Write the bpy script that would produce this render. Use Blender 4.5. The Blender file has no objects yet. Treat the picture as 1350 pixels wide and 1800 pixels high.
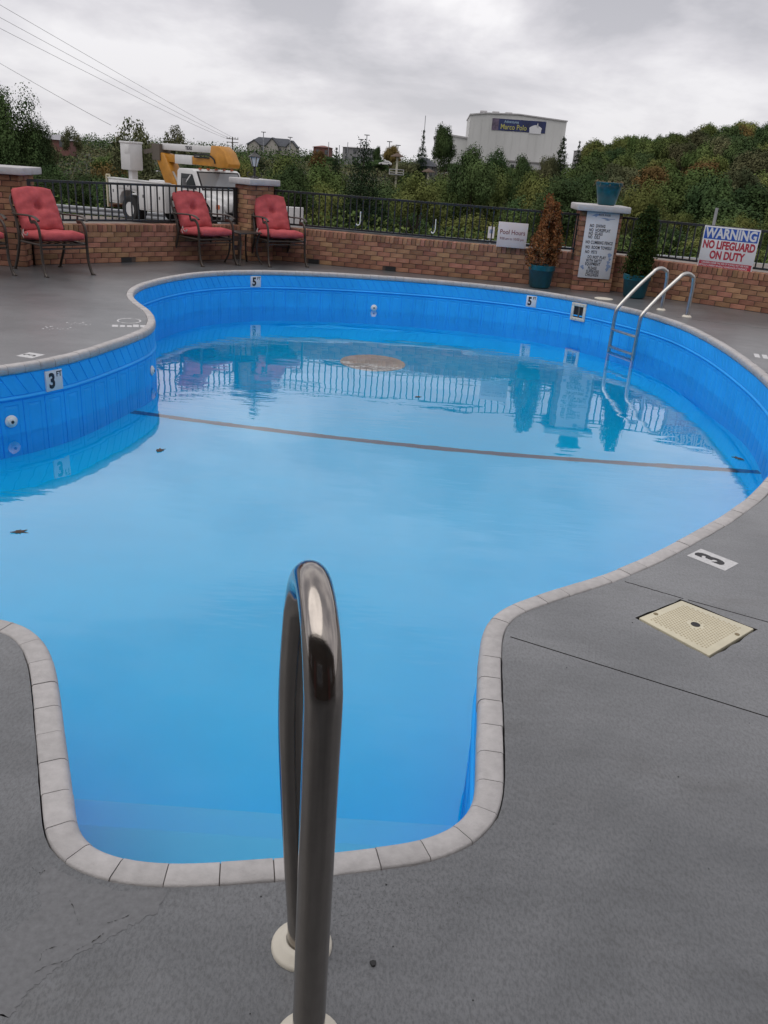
import bpy, bmesh, math, random
import numpy as np
from mathutils import Matrix, Vector, geometry
from math import sin, cos, pi, radians, sqrt, atan2, hypot, exp
random.seed(7)
S = bpy.context.scene
C = S.collection

# ------------------------------------------------------------------ camera
cam = bpy.data.cameras.new('camera'); cam_ob = bpy.data.objects.new('camera', cam); C.objects.link(cam_ob)
PITCH, ROLL, EYE = radians(22.8), radians(4.1), 1.5
cam.sensor_fit = 'HORIZONTAL'; cam.sensor_width = 36.0; cam.lens = 36.0*1450/1350
cam.clip_start = 0.05; cam.clip_end = 3000
fw = Vector((0, cos(PITCH), -sin(PITCH))); u0 = Vector((0, sin(PITCH), cos(PITCH))); r0 = Vector((1, 0, 0))
rt = r0*cos(ROLL)+u0*sin(ROLL); up = u0*cos(ROLL)-r0*sin(ROLL)
cam_ob.matrix_world = Matrix(((rt.x, up.x, -fw.x, 0), (rt.y, up.y, -fw.y, 0), (rt.z, up.z, -fw.z, EYE), (0, 0, 0, 1)))
S.camera = cam_ob

# ------------------------------------------------------------------ sky, sun, exposure
SUN_EL, SUN_ROT = radians(66), radians(245)
W = bpy.data.worlds.new('World'); S.world = W; W.use_nodes = True
nt = W.node_tree; nt.nodes.clear()
def N(t, **k):
    n = nt.nodes.new(t)
    for a, b in k.items(): setattr(n, a, b)
    return n
L = nt.links.new
out = N('ShaderNodeOutputWorld'); mixw = N('ShaderNodeMixShader'); mixw.inputs[0].default_value = 0.93
sky = N('ShaderNodeTexSky', sky_type='NISHITA'); sky.sun_disc = False; sky.sun_elevation = SUN_EL; sky.sun_rotation = SUN_ROT
b1 = N('ShaderNodeBackground'); b1.inputs[1].default_value = 0.09; L(sky.outputs[0], b1.inputs[0])
tc = N('ShaderNodeTexCoord'); sep = N('ShaderNodeSeparateXYZ'); L(tc.outputs['Generated'], sep.inputs[0])
zz = N('ShaderNodeMath', operation='MAXIMUM'); L(sep.outputs[2], zz.inputs[0]); zz.inputs[1].default_value = 0.0
za = N('ShaderNodeMath', operation='ADD'); L(zz.outputs[0], za.inputs[0]); za.inputs[1].default_value = 0.30
cx = N('ShaderNodeMath', operation='DIVIDE'); L(sep.outputs[0], cx.inputs[0]); L(za.outputs[0], cx.inputs[1])
cy = N('ShaderNodeMath', operation='DIVIDE'); L(sep.outputs[1], cy.inputs[0]); L(za.outputs[0], cy.inputs[1])
cmb = N('ShaderNodeCombineXYZ'); L(cx.outputs[0], cmb.inputs[0]); L(cy.outputs[0], cmb.inputs[1]); cmb.inputs[2].default_value = 3.7
n1 = N('ShaderNodeTexNoise'); L(cmb.outputs[0], n1.inputs['Vector']); n1.inputs['Scale'].default_value = 1.35; n1.inputs['Detail'].default_value = 6; n1.inputs['Roughness'].default_value = 0.56; n1.inputs['Distortion'].default_value = 0.25
rp = N('ShaderNodeValToRGB'); L(n1.outputs[0], rp.inputs[0])
e = rp.color_ramp.elements
e[0].position = 0.39; e[0].color = (0.385, 0.38, 0.41, 1); e[1].position = 0.61; e[1].color = (0.83, 0.812, 0.82, 1)
m = rp.color_ramp.elements.new(0.5); m.color = (0.59, 0.572, 0.60, 1)
hz = N('ShaderNodeMapRange'); L(zz.outputs[0], hz.inputs[0]); hz.inputs[1].default_value = 0.0; hz.inputs[2].default_value = 0.22; hz.inputs[3].default_value = 0.75; hz.inputs[4].default_value = 0.0
mxh = N('ShaderNodeMix', data_type='RGBA'); L(hz.outputs[0], mxh.inputs[0]); L(rp.outputs[0], mxh.inputs[6]); mxh.inputs[7].default_value = (0.56, 0.55, 0.58, 1)
b2 = N('ShaderNodeBackground'); b2.inputs[1].default_value = 1.30; L(mxh.outputs[2], b2.inputs[0])
L(b1.outputs[0], mixw.inputs[1]); L(b2.outputs[0], mixw.inputs[2]); L(mixw.outputs[0], out.inputs[0])
sl = bpy.data.lights.new('sun', 'SUN'); sl.energy = 1.45; sl.angle = radians(70); sl.color = (1, 0.96, 0.9)
so = bpy.data.objects.new('sun', sl); C.objects.link(so)
sd = Vector((sin(SUN_ROT)*cos(SUN_EL), cos(SUN_ROT)*cos(SUN_EL), sin(SUN_EL)))
so.rotation_euler = sd.to_track_quat('Z', 'Y').to_euler()
S.view_settings.view_transform = 'Standard'; S.view_settings.look = 'None'; S.view_settings.gamma = 1; S.view_settings.exposure = 0
S.view_settings.use_curve_mapping = False
S.cycles.max_bounces = 12; S.cycles.diffuse_bounces = 6; S.cycles.glossy_bounces = 6; S.cycles.transmission_bounces = 8; S.cycles.caustics_refractive = True; S.cycles.caustics_reflective = False
S.cycles.sample_clamp_indirect = 4
try: S.cycles.use_denoising = True
except Exception: pass

# ------------------------------------------------------------------ helpers
def tag(o, label=None, cat=None, group=None, kind=None):
    if label: o['label'] = label
    if cat: o['category'] = cat
    if group: o['group'] = group
    if kind: o['kind'] = kind
    return o
def thing(name, label, cat, loc=(0, 0, 0), rz=0.0, group=None, kind=None):
    o = bpy.data.objects.new(name, None); C.objects.link(o); o.empty_display_size = 0.1
    o.location = loc; o.rotation_euler = (0, 0, rz)
    return tag(o, label, cat, group, kind)
def link(name, me, parent=None, mat=None):
    o = bpy.data.objects.new(name, me); C.objects.link(o)
    if parent: o.parent = parent
    if mat and not me.materials: me.materials.append(mat)
    return o
def copy_tree(o, parent=None):
    c = o.copy(); C.objects.link(c)
    if parent: c.parent = parent
    for k in o.children: copy_tree(k, c)
    return c

class MB:
    def __init__(s, M=None): s.v = []; s.f = []; s.M = M
    def add(s, vs, fs):
        b = len(s.v)
        s.v += [tuple(s.M @ Vector(p)) if s.M else tuple(p) for p in vs]
        s.f += [tuple(i+b for i in f) for f in fs]
        return s
    def box(s, x0, x1, y0, y1, z0, z1):
        return s.add([(x0, y0, z0), (x1, y0, z0), (x1, y1, z0), (x0, y1, z0), (x0, y0, z1), (x1, y0, z1), (x1, y1, z1), (x0, y1, z1)],
                     [(0, 3, 2, 1), (4, 5, 6, 7), (0, 1, 5, 4), (1, 2, 6, 5), (2, 3, 7, 6), (3, 0, 4, 7)])
    def bar(s, a, b, w, h=None):
        h = h or w; a = Vector(a); b = Vector(b); d = (b-a).normalized()
        t = Vector((0, 0, 1)) if abs(d.z) < 0.95 else Vector((0, 1, 0))
        x = d.cross(t).normalized()*w/2; y = x.cross(d).normalized()*h/2
        vs = [a-x-y, a+x-y, a+x+y, a-x+y, b-x-y, b+x-y, b+x+y, b-x+y]
        return s.add(vs, [(0, 1, 2, 3), (7, 6, 5, 4), (0, 4, 5, 1), (1, 5, 6, 2), (2, 6, 7, 3), (3, 7, 4, 0)])
    def tube(s, pts, r, seg=10, flat=1.0, upv=None):
        pts = [Vector(p) for p in pts]; n = len(pts)
        rs = r if isinstance(r, (list, tuple)) else [r]*n
        vs = []; fs = []; prev = None
        for i, p in enumerate(pts):
            d = (pts[min(i+1, n-1)]-pts[max(i-1, 0)]).normalized()
            if upv is not None: x = Vector(upv)-d*Vector(upv).dot(d)
            elif prev is None:
                t = Vector((0, 0, 1)) if abs(d.z) < 0.9 else Vector((1, 0, 0)); x = t-d*t.dot(d)
            else: x = prev-d*prev.dot(d)
            x.normalize(); prev = x; y = d.cross(x)
            for k in range(seg):
                a = 2*pi*k/seg; vs.append(p+x*cos(a)*rs[i]+y*sin(a)*rs[i]*flat)
        for i in range(n-1):
            for k in range(seg):
                k2 = (k+1) % seg; fs.append((i*seg+k, i*seg+k2, (i+1)*seg+k2, (i+1)*seg+k))
        fs.append(tuple(reversed(range(seg)))); fs.append(tuple((n-1)*seg+k for k in range(seg)))
        return s.add(vs, fs)
    def lathe(s, prof, seg=24, c=(0, 0, 0), a0=0.0, sx=1.0, sy=1.0):
        vs = []; fs = []; n = len(prof)
        for r, z in prof:
            for k in range(seg):
                a = a0+2*pi*k/seg; vs.append((c[0]+r*cos(a)*sx, c[1]+r*sin(a)*sy, c[2]+z))
        for i in range(n-1):
            for k in range(seg):
                k2 = (k+1) % seg; fs.append((i*seg+k, i*seg+k2, (i+1)*seg+k2, (i+1)*seg+k))
        if prof[0][0] > 1e-5: fs.append(tuple(reversed(range(seg))))
        if prof[-1][0] > 1e-5: fs.append(tuple((n-1)*seg+k for k in range(seg)))
        return s.add(vs, fs)
    def prism(s, poly, z0, z1):
        n = len(poly)
        vs = [(x, y, z0) for x, y in poly]+[(x, y, z1) for x, y in poly]
        fs = [tuple(reversed(range(n))), tuple(range(n, 2*n))]+[(i, (i+1) % n, n+(i+1) % n, n+i) for i in range(n)]
        return s.add(vs, fs)
    def sideprism(s, poly, y0, y1):       # polygon in x,z pushed along y
        n = len(poly)
        vs = [(x, y0, z) for x, z in poly]+[(x, y1, z) for x, z in poly]
        fs = [tuple(range(n)), tuple(reversed(range(n, 2*n)))]+[(i, n+i, n+(i+1) % n, (i+1) % n) for i in range(n)]
        return s.add(vs, fs)
    def build(s, name, mat, parent=None, smooth=False, bevel=0, angle=40, segs=2):
        me = bpy.data.meshes.new(name); me.from_pydata(s.v, [], s.f)
        bm = bmesh.new(); bm.from_mesh(me); bmesh.ops.recalc_face_normals(bm, faces=bm.faces)
        if bevel:
            ed = [e for e in bm.edges if len(e.link_faces) == 2 and e.calc_face_angle(0) > radians(30)]
            bmesh.ops.bevel(bm, geom=ed, offset=bevel, segments=segs, affect='EDGES', profile=0.5)
        bm.to_mesh(me); bm.free()
        if smooth or bevel:
            me.shade_smooth()
            try: me.set_sharp_from_angle(angle=radians(angle))
            except Exception: pass
        me.materials.append(mat)
        return link(name, me, parent)

def curve3(pts, n=12):                       # Catmull-Rom through 3-D points, open
    pts = [Vector(p) for p in pts]; P = [pts[0]*2-pts[1]]+pts+[pts[-1]*2-pts[-2]]; o = []
    for i in range(1, len(P)-2):
        for k in range(n):
            t = k/n; a, b, c, d = P[i-1], P[i], P[i+1], P[i+2]
            o.append(0.5*((2*b)+(c-a)*t+(2*a-5*b+4*c-d)*t*t+(3*b-a-3*c+d)*t**3))
    return o+[pts[-1]]

# ------------------------------------------------------------------ materials
MATS = {}
def mat(name, col, rough=0.6, metal=0.0, var=0.0, scale=6.0, bump=0.0, bscale=60.0, spec=0.5, col2=None, rnd=0.0, emit=0.0, detail=5, stretch=None, dist=0.004):
    if name in MATS: return MATS[name]
    m = bpy.data.materials.new(name); m.use_nodes = True; t = m.node_tree; n = t.nodes; l = t.links.new
    b = n['Principled BSDF']; b.inputs['Roughness'].default_value = rough; b.inputs['Metallic'].default_value = metal
    b.inputs['Specular IOR Level'].default_value = spec
    b.inputs['Base Color'].default_value = (*col, 1)
    tcn = n.new('ShaderNodeTexCoord'); vec = tcn.outputs['Object']
    if stretch:
        mp = n.new('ShaderNodeMapping'); mp.inputs['Scale'].default_value = stretch; l(vec, mp.inputs[0]); vec = mp.outputs[0]
    src = None
    if var or col2:
        no = n.new('ShaderNodeTexNoise'); l(vec, no.inputs['Vector']); no.inputs['Scale'].default_value = scale; no.inputs['Detail'].default_value = detail; no.inputs['Roughness'].default_value = 0.62
        r = n.new('ShaderNodeValToRGB'); l(no.outputs[0], r.inputs[0]); r.color_ramp.elements[0].position = 0.32; r.color_ramp.elements[1].position = 0.68
        c2 = col2 or tuple(min(1, c*(1+var)) for c in col); c1 = col if col2 else tuple(c*(1-var) for c in col)
        r.color_ramp.elements[0].color = (*c1, 1); r.color_ramp.elements[1].color = (*c2, 1); src = r.outputs[0]
    if rnd:
        oi = n.new('ShaderNodeObjectInfo'); hs = n.new('ShaderNodeHueSaturation')
        mr = n.new('ShaderNodeMapRange'); l(oi.outputs['Random'], mr.inputs[0]); mr.inputs[3].default_value = 1-rnd; mr.inputs[4].default_value = 1+rnd
        l(mr.outputs[0], hs.inputs['Value']); mh = n.new('ShaderNodeMath'); mh.operation = 'MULTIPLY'; l(oi.outputs['Random'], mh.inputs[0]); mh.inputs[1].default_value = 7.31
        fr = n.new('ShaderNodeMath'); fr.operation = 'FRACT'; l(mh.outputs[0], fr.inputs[0])
        m2 = n.new('ShaderNodeMapRange'); l(fr.outputs[0], m2.inputs[0]); m2.inputs[3].default_value = 0.5-rnd*0.06; m2.inputs[4].default_value = 0.5+rnd*0.06; l(m2.outputs[0], hs.inputs['Hue'])
        if src: l(src, hs.inputs['Color'])
        else: hs.inputs['Color'].default_value = (*col, 1)
        src = hs.outputs[0]
    if src: l(src, b.inputs['Base Color'])
    if bump:
        nb = n.new('ShaderNodeTexNoise'); l(vec, nb.inputs['Vector']); nb.inputs['Scale'].default_value = bscale; nb.inputs['Detail'].default_value = 6
        bp = n.new('ShaderNodeBump'); bp.inputs['Strength'].default_value = bump; bp.inputs['Distance'].default_value = dist; l(nb.outputs[0], bp.inputs['Height']); l(bp.outputs[0], b.inputs['Normal'])
    MATS[name] = m
    return m
def nodes(m): return m.node_tree.nodes, m.node_tree.links.new, m.node_tree.nodes['Principled BSDF']

STEPM = mat('pale blue step', (0.085, 0.58, 0.96), 0.8, spec=0.0)
COPING = mat('coping cast stone', (0.40, 0.385, 0.385), 0.75, var=0.10, scale=30, bump=0.35, bscale=150, rnd=0.07)
MORTAR = mat('mortar dark', (0.17, 0.155, 0.15), 0.9, var=0.2, scale=30)
GAP = mat('joint dirt', (0.03, 0.028, 0.025), 0.95, var=0.4, scale=40, bump=0.5, bscale=90)
LINER = mat('pool liner blue', (0.026, 0.40, 0.94), 0.5, var=0.10, scale=2.2, bump=0.06, bscale=40, spec=.25)
LINERG = mat('pool liner groove blue', (0.024, 0.38, 0.91), 0.55, spec=.2)
FLOOR = mat('pool floor blue', (0.006, 0.53, 0.98), 0.8, var=0.045, scale=1.2, spec=0.0)
STEEL = mat('brushed steel', (0.32, 0.292, 0.268), 0.14, 1.0, var=0.06, scale=30, bump=0.02, bscale=300)
STEELD = mat('weathered ladder steel', (0.50, 0.49, 0.47), 0.32, 1.0, var=0.1, scale=20)
PLASTIC = mat('cream plastic', (0.62, 0.58, 0.50), 0.45, var=0.05, scale=12)
WHITEP = mat('white plastic', (0.72, 0.72, 0.70), 0.4)
LIDM = mat('lid plastic', (0.55, 0.51, 0.385), 0.5, var=0.06, scale=14, bump=0.1, bscale=120)
LIDG = mat('lid tread plastic', (0.40, 0.345, 0.235), 0.55)
BLACK = mat('black', (0.012, 0.012, 0.013), 0.6)
IRON = mat('black painted iron', (0.014, 0.014, 0.015), 0.45)
BRONZE = mat('bronze painted aluminium', (0.045, 0.034, 0.027), 0.42, 0.25, var=0.15, scale=30)
CUSHION = mat('red cushion fabric', (0.42, 0.085, 0.092), 0.92, var=0.18, scale=9, bump=0.25, bscale=240, spec=0.15)
CAPM = mat('pale painted concrete', (0.42, 0.41, 0.415), 0.8, var=0.10, scale=9, bump=0.25, bscale=60)
BRICKM = mat('brick', (0.225, 0.105, 0.070), 0.9, col2=(0.36, 0.195, 0.122), scale=7, rnd=0.30, bump=0.6, bscale=45, spec=0.2)
WALLC = mat('mortar', (0.085, 0.06, 0.05), 0.95, var=0.25, scale=25)
TEAL = mat('teal glazed pot', (0.006, 0.085, 0.115), 0.3, var=0.35, scale=5)
SOIL = mat('soil', (0.03, 0.022, 0.016), 1.0, var=0.4, scale=30)
SIGNW = mat('white sign sheet', (0.60, 0.60, 0.625), 0.45, var=0.03, scale=4)
SIGNP = mat('pinkish white sign sheet', (0.56, 0.50, 0.50), 0.5, var=0.03, scale=5)
INKR = mat('red print', (0.36, 0.025, 0.045), 0.5)
INKDR = mat('dark red print', (0.16, 0.04, 0.04), 0.5)
INKB = mat('blue print', (0.018, 0.075, 0.36), 0.45)
INKBG = mat('pale blue print', (0.22, 0.28, 0.42), 0.5)
INKK = mat('black print', (0.012, 0.012, 0.02), 0.5)
TILE = mat('white marker tile', (0.66, 0.66, 0.68), 0.3)
PAINTW = mat('worn white paint', (0.50, 0.50, 0.51), 0.7, var=0.12, scale=60, bump=0.15, bscale=200)
PAINTD = mat('dark grey paint', (0.028, 0.028, 0.032), 0.7, var=0.3, scale=80)
LEAFD = mat('dead leaf', (0.05, 0.03, 0.02), 0.8)
BARK = mat('bark', (0.06, 0.048, 0.038), 0.95, var=0.3, scale=12)

def leafmat(name, c1, c2, rnd=0.25, scale=1.3):
    m = mat(name, c1, 0.85, col2=c2, scale=scale, rnd=rnd, spec=0.05, detail=3)
    return m
LEAF = {
 'dark': leafmat('leaves dark green', (0.0282, 0.0512, 0.0218), (0.0832, 0.1229, 0.0435)),
 'mid': leafmat('leaves mid green', (0.0512, 0.0832, 0.0256), (0.1395, 0.1690, 0.0550)),
 'light': leafmat('leaves yellow green', (0.0896, 0.1229, 0.0358), (0.2086, 0.2086, 0.0678)),
 'olive': leafmat('leaves olive', (0.0589, 0.0717, 0.0358), (0.1690, 0.1626, 0.0832)),
 'rust': leafmat('leaves rust', (0.0960, 0.0704, 0.0256), (0.2048, 0.1344, 0.0512)),
 'gold': leafmat('leaves orange gold', (0.1280, 0.0704, 0.0179), (0.2816, 0.1472, 0.0358)),
 'needle': leafmat('needles dark', (0.0128, 0.0256, 0.0141), (0.0384, 0.0576, 0.0256)),
}

# deck: painted concrete, mottled, worn, streaked
DECK = mat('painted concrete deck', (0.115, 0.115, 0.119), 0.62, spec=0.45)
n, l, b = nodes(DECK)
tcn = n.new('ShaderNodeTexCoord')
def noise(sc, det=6, ro=0.6, st=None, di=0.0):
    o = n.new('ShaderNodeTexNoise'); o.inputs['Scale'].default_value = sc; o.inputs['Detail'].default_value = det; o.inputs['Roughness'].default_value = ro; o.inputs['Distortion'].default_value = di
    v = tcn.outputs['Object']
    if st:
        mp = n.new('ShaderNodeMapping'); mp.inputs['Scale'].default_value = st; mp.inputs['Rotation'].default_value = (0, 0, radians(25)); l(v, mp.inputs[0]); v = mp.outputs[0]
    l(v, o.inputs['Vector']); return o.outputs[0]
def ramp(src, p0, c0, p1, c1):
    r = n.new('ShaderNodeValToRGB'); l(src, r.inputs[0]); a, q = r.color_ramp.elements
    a.position = p0; q.position = p1; a.color = (*c0, 1) if len(c0) == 3 else c0; q.color = (*c1, 1) if len(c1) == 3 else c1; return r.outputs[0]
def mixc(f, a, c, mode='MIX', fac=None):
    x = n.new('ShaderNodeMix'); x.data_type = 'RGBA'; x.blend_type = mode
    if fac is not None: x.inputs[0].default_value = fac
    else: l(f, x.inputs[0])
    l(a, x.inputs[6]); l(c, x.inputs[7]); return x.outputs[2]
base = ramp(noise(1.1, 8, 0.62, None, 0.6), 0.34, (0.077, 0.083, 0.091), 0.64, (0.140, 0.146, 0.156))
streak = ramp(noise(3.2, 9, 0.7, (0.5, 2.2, 1)), 0.36, (0.78, 0.78, 0.78), 0.62, (1.08, 1.07, 1.06))
c = mixc(None, base, streak, 'MULTIPLY', 0.7)
fine = ramp(noise(90, 6, 0.8, (1.5, .75, 1)), 0.40, (0.48, 0.48, 0.48), 0.56, (1.16, 1.16, 1.16))
c = mixc(None, c, fine, 'MULTIPLY', 0.75)
grit = ramp(noise(150, 3, 0.7), 0.36, (0.30, 0.30, 0.30), 0.45, (1, 1, 1))
patch = ramp(noise(0.9, 3, 0.5, None, 0.8), 0.46, (0, 0, 0), 0.60, (1, 1, 1))
gm = mixc(None, c, grit, 'MULTIPLY', 0.85); c = mixc(patch, c, gm)
stain = ramp(noise(1.3, 8, 0.7, (1.0, 1.9, 1)), 0.30, (0.62, 0.60, 0.58), 0.45, (1, 1, 1))
c = mixc(None, c, stain, 'MULTIPLY', 0.8)
l(c, b.inputs['Base Color'])
bp = n.new('ShaderNodeBump'); bp.inputs['Strength'].default_value = 0.5; bp.inputs['Distance'].default_value = 0.004; l(noise(75, 8, 0.75), bp.inputs['Height'])
bp2 = n.new('ShaderNodeBump'); bp2.inputs['Strength'].default_value = 0.35; bp2.inputs['Distance'].default_value = 0.02; l(noise(4, 5, 0.6), bp2.inputs['Height']); l(bp.outputs[0], bp2.inputs['Normal'])
b.inputs['Coat Weight'].default_value = 0.85; b.inputs['Coat Roughness'].default_value = 0.33
l(bp2.outputs[0], b.inputs['Normal'])
l(ramp(noise(2.5, 5), 0.35, (0.38, 0.38, 0.38), 0.7, (0.58, 0.58, 0.58)), b.inputs['Roughness'])

# water: clear, refracting, slow ripples
WATER = bpy.data.materials.new('pool water'); WATER.use_nodes = True
n, l, b = nodes(WATER)
b.inputs['Base Color'].default_value = (0.84, 0.985, 1.0, 1); b.inputs['Roughness'].default_value = 0.0; b.inputs['IOR'].default_value = 1.333
b.inputs['Transmission Weight'].default_value = 1.0
tcn = n.new('ShaderNodeTexCoord')
wm = ramp(noise(0.55, 2, 0.5), 0.45, (0.15, 0.15, 0.15), 0.62, (1, 1, 1)); w1 = noise(1.7, 2, 0.45, (0.75, 1.25, 1)); w2 = noise(7, 2, 0.5, (0.55, 2.0, 1))
bp = n.new('ShaderNodeBump'); bp.inputs['Strength'].default_value = 1.0; bp.inputs['Distance'].default_value = 0.0042; l(w1, bp.inputs['Height'])
bp2 = n.new('ShaderNodeBump'); bp2.inputs['Strength'].default_value = 1.0; bp2.inputs['Distance'].default_value = 0.0014; l(wm, bp2.inputs['Strength']); l(w2, bp2.inputs['Height']); l(bp.outputs[0], bp2.inputs['Normal'])
b.inputs['Coat Weight'].default_value = 0.78; b.inputs['Coat Roughness'].default_value = 0.0; b.inputs['Coat IOR'].default_value = 1.5
l(bp2.outputs[0], b.inputs['Normal']); l(bp2.outputs[0], b.inputs['Coat Normal'])

# ------------------------------------------------------------------ pool outline (outer edge of the coping, metres)
OUT = [(-1.235, 2.321), (-1.173, 2.286), (-1.099, 2.201), (-1.048, 2.112), (-0.98, 1.974), (-0.90, 1.802), (-0.827, 1.651), (-0.773, 1.533), (-0.738, 1.462),
 (-0.694, 1.41), (-0.637, 1.376), (-0.576, 1.355), (-0.498, 1.343), (-0.405, 1.346), (-0.289, 1.364), (-0.152, 1.39), (-0.051, 1.414), (0.066, 1.443), (0.155, 1.468),
 (0.235, 1.508), (0.311, 1.576), (0.352, 1.654), (0.369, 1.72), (0.378, 1.81), (0.398, 2.034), (0.411, 2.191), (0.432, 2.41), (0.453, 2.545), (0.488, 2.63),
 (0.545, 2.70), (0.639, 2.775), (0.725, 2.842), (0.83, 2.917), (0.98, 3.03), (1.208, 3.235), (1.40, 3.43), (1.632, 3.675), (1.843, 3.92), (2.063, 4.204),
 (2.42, 4.75), (2.74, 5.35), (3.0, 6.0), (3.2, 6.65), (3.33, 7.3), (3.41, 8.0), (3.455, 8.7), (3.45, 9.35), (3.40, 9.9), (3.285, 10.37), (3.10, 10.80), (2.85, 11.19), (2.58, 11.53), (2.28, 11.80),
 (1.95, 12.03), (1.55, 12.22), (0.80, 12.42), (-0.04, 12.48), (-0.87, 12.42), (-1.62, 12.25), (-2.14, 12.02), (-2.54, 11.68), (-2.82, 11.24), (-3.0, 10.72),
 (-3.10, 10.1), (-3.095, 9.70), (-3.03, 9.32), (-2.92, 9.0), (-2.76, 8.68), (-2.56, 8.33), (-2.41, 7.98), (-2.32, 7.66), (-2.295, 7.38), (-2.33, 7.06), (-2.405, 6.69),
 (-2.486, 6.36), (-2.58, 6.11), (-2.70, 5.90), (-2.84, 5.72), (-3.1, 5.45), (-3.4, 5.12), (-3.62, 4.7), (-3.68, 4.2), (-3.55, 3.65), (-3.25, 3.15), (-2.8, 2.75), (-2.3, 2.48), (-1.85, 2.38), (-1.5, 2.36)]
def closed(pts, n=10):
    o = []; m = len(pts)
    for i in range(m):
        a, bb, c_, d = (Vector(pts[(i+k) % m]) for k in (-1, 0, 1, 2))
        for k in range(n):
            t = k/n; o.append(0.5*((2*bb)+(c_-a)*t+(2*a-5*bb+4*c_-d)*t*t+(3*bb-a-3*c_+d)*t**3))
    return o
def resample(P, step):
    m = len(P); cum = [0.0]
    for i in range(m): cum.append(cum[-1]+(P[(i+1) % m]-P[i]).length)
    tot = cum[-1]; k = max(8, round(tot/step)); o = []; j = 0
    for i in range(k):
        s = tot*i/k
        while cum[j+1] < s: j += 1
        t = (s-cum[j])/max(1e-9, cum[j+1]-cum[j]); o.append(P[j].lerp(P[(j+1) % m], t))
    return o, tot
dense = closed(OUT); dense, PER = resample(dense, 0.02)
for _ in range(12):                                            # smooth out the tracing jitter
    dense = [(dense[i-1]+dense[i]*2+dense[(i+1) % len(dense)])/4 for i in range(len(dense))]
dense, PER = resample(dense, 0.02)
ND = len(dense)
def nrm(i):
    a = dense[(i-3) % ND]; c_ = dense[(i+3) % ND]; d = (c_-a).normalized(); return Vector((-d.y, d.x))   # counter-clockwise: inward
area = sum(dense[i].x*dense[(i+1) % ND].y-dense[(i+1) % ND].x*dense[i].y for i in range(ND))
NRM = [nrm(i) if area > 0 else -nrm(i) for i in range(ND)]
def at(s, off):                                                # point at arc length s, off metres inward
    f = (s/PER*ND) % ND; i = int(f); t = f-i; j = (i+1) % ND
    p = dense[i].lerp(dense[j], t); q = NRM[i].lerp(NRM[j], t).normalized(); return p+q*off
def inset(off, step=0.06):
    k = round(PER/step); return [at(PER*i/k, off) for i in range(k)]
def arc_near(x, y):
    v = Vector((x, y)); i = min(range(ND), key=lambda k: (dense[k]-v).length_squared); return PER*i/ND

WATER_Z = -0.5
WALL_OFF = 0.060

# ------------------------------------------------------------------ deck
def fill_poly(outer, holes, z0, z1, name):
    cu = bpy.data.curves.new(name, 'CURVE'); cu.dimensions = '2D'; cu.fill_mode = 'BOTH'
    for P in [outer]+holes:
        sp = cu.splines.new('POLY'); sp.points.add(len(P)-1); sp.use_cyclic_u = True
        for i, p in enumerate(P): sp.points[i].co = (p[0], p[1], 0, 1)
    cu.extrude = (z1-z0)/2
    o = bpy.data.objects.new(name, cu); C.objects.link(o); bpy.context.view_layer.update()
    me = bpy.data.meshes.new_from_object(o.evaluated_get(bpy.context.evaluated_depsgraph_get()))
    bpy.data.objects.remove(o); me.transform(Matrix.Translation((0, 0, (z0+z1)/2))); return me
rr = random.Random(3)
jit = [0.0]*ND
for i in range(ND): jit[i] = 0.0006+0.0012*rr.random()**3*2+0.0022*abs(sin(i*0.013)*sin(i*0.047+1)+0.6*sin(i*0.11))
hole = [dense[i]-NRM[i]*jit[i] for i in range(0, ND, 2)]
deck_outer = [(-9, -7), (9, -7), (9.5, 8.45), (3.02, 13.02), (2.4, 13.0), (-2.0, 13.75), (-2.6, 13.8), (-5.0, 11.3), (-9, 11.3)]
me = fill_poly(deck_outer, [hole], -2.4, 0.0, 'pool_deck')
bm = bmesh.new(); bm.from_mesh(me); bmesh.ops.remove_doubles(bm, verts=bm.verts, dist=1e-5); bmesh.ops.recalc_face_normals(bm, faces=bm.faces); bm.to_mesh(me); bm.free()
deck = link('pool_deck', me, None, DECK); tag(deck, 'grey painted concrete deck around the pool', None, None, 'structure')
LIDC = [(0.98, 2.72), (1.19, 2.885), (1.405, 2.70), (1.165, 2.485)]
lc = sum((Vector(p) for p in LIDC), Vector((0, 0)))/4
cut = MB()
def groove(a, b_, w, d, wob=0.0):
    a = Vector((*a, 0)); b_ = Vector((*b_, 0)); k = 14 if wob else 1; pts = []
    sd_ = (b_-a).normalized().cross(Vector((0, 0, 1)))
    for i in range(k+1): pts.append(a.lerp(b_, i/k)+sd_*rr.uniform(-wob, wob))
    L_ = [p+sd_*w/2 for p in pts]; R_ = [p-sd_*w/2 for p in pts]
    cut.prism([(p.x, p.y) for p in L_]+[(p.x, p.y) for p in reversed(R_)], -d, 0.05)
groove((0.475, 2.52), (4.6, 0.51), 0.006, 0.012)
groove((1.00, 3.02), (1.205, 2.905), 0.006, 0.010, 0.0015)
groove((1.22, 2.898), (4.8, 1.05), 0.006, 0.010)
groove((3.42, 10.43), (5.6, 9.55), 0.008, 0.008)
lidhole = []
for i in range(4):
    a = Vector(LIDC[i]); c_ = Vector(LIDC[(i+1) % 4])
    for k in range(7):
        p = a.lerp(c_, k/7); q = (p-lc).normalized(); p = p+q*(0.007+rr.random()*0.008); lidhole.append((p.x, p.y))
cut.prism(lidhole, -0.03, 0.05)
co = cut.build('cutter', GAP)
md = deck.modifiers.new('cut', 'BOOLEAN'); md.object = co; md.operation = 'DIFFERENCE'; md.solver = 'EXACT'
bpy.context.view_layer.update()
me2 = bpy.data.meshes.new_from_object(deck.evaluated_get(bpy.context.evaluated_depsgraph_get()))
deck.modifiers.clear()
if len(me2.polygons) > 20: deck.data = me2
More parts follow.
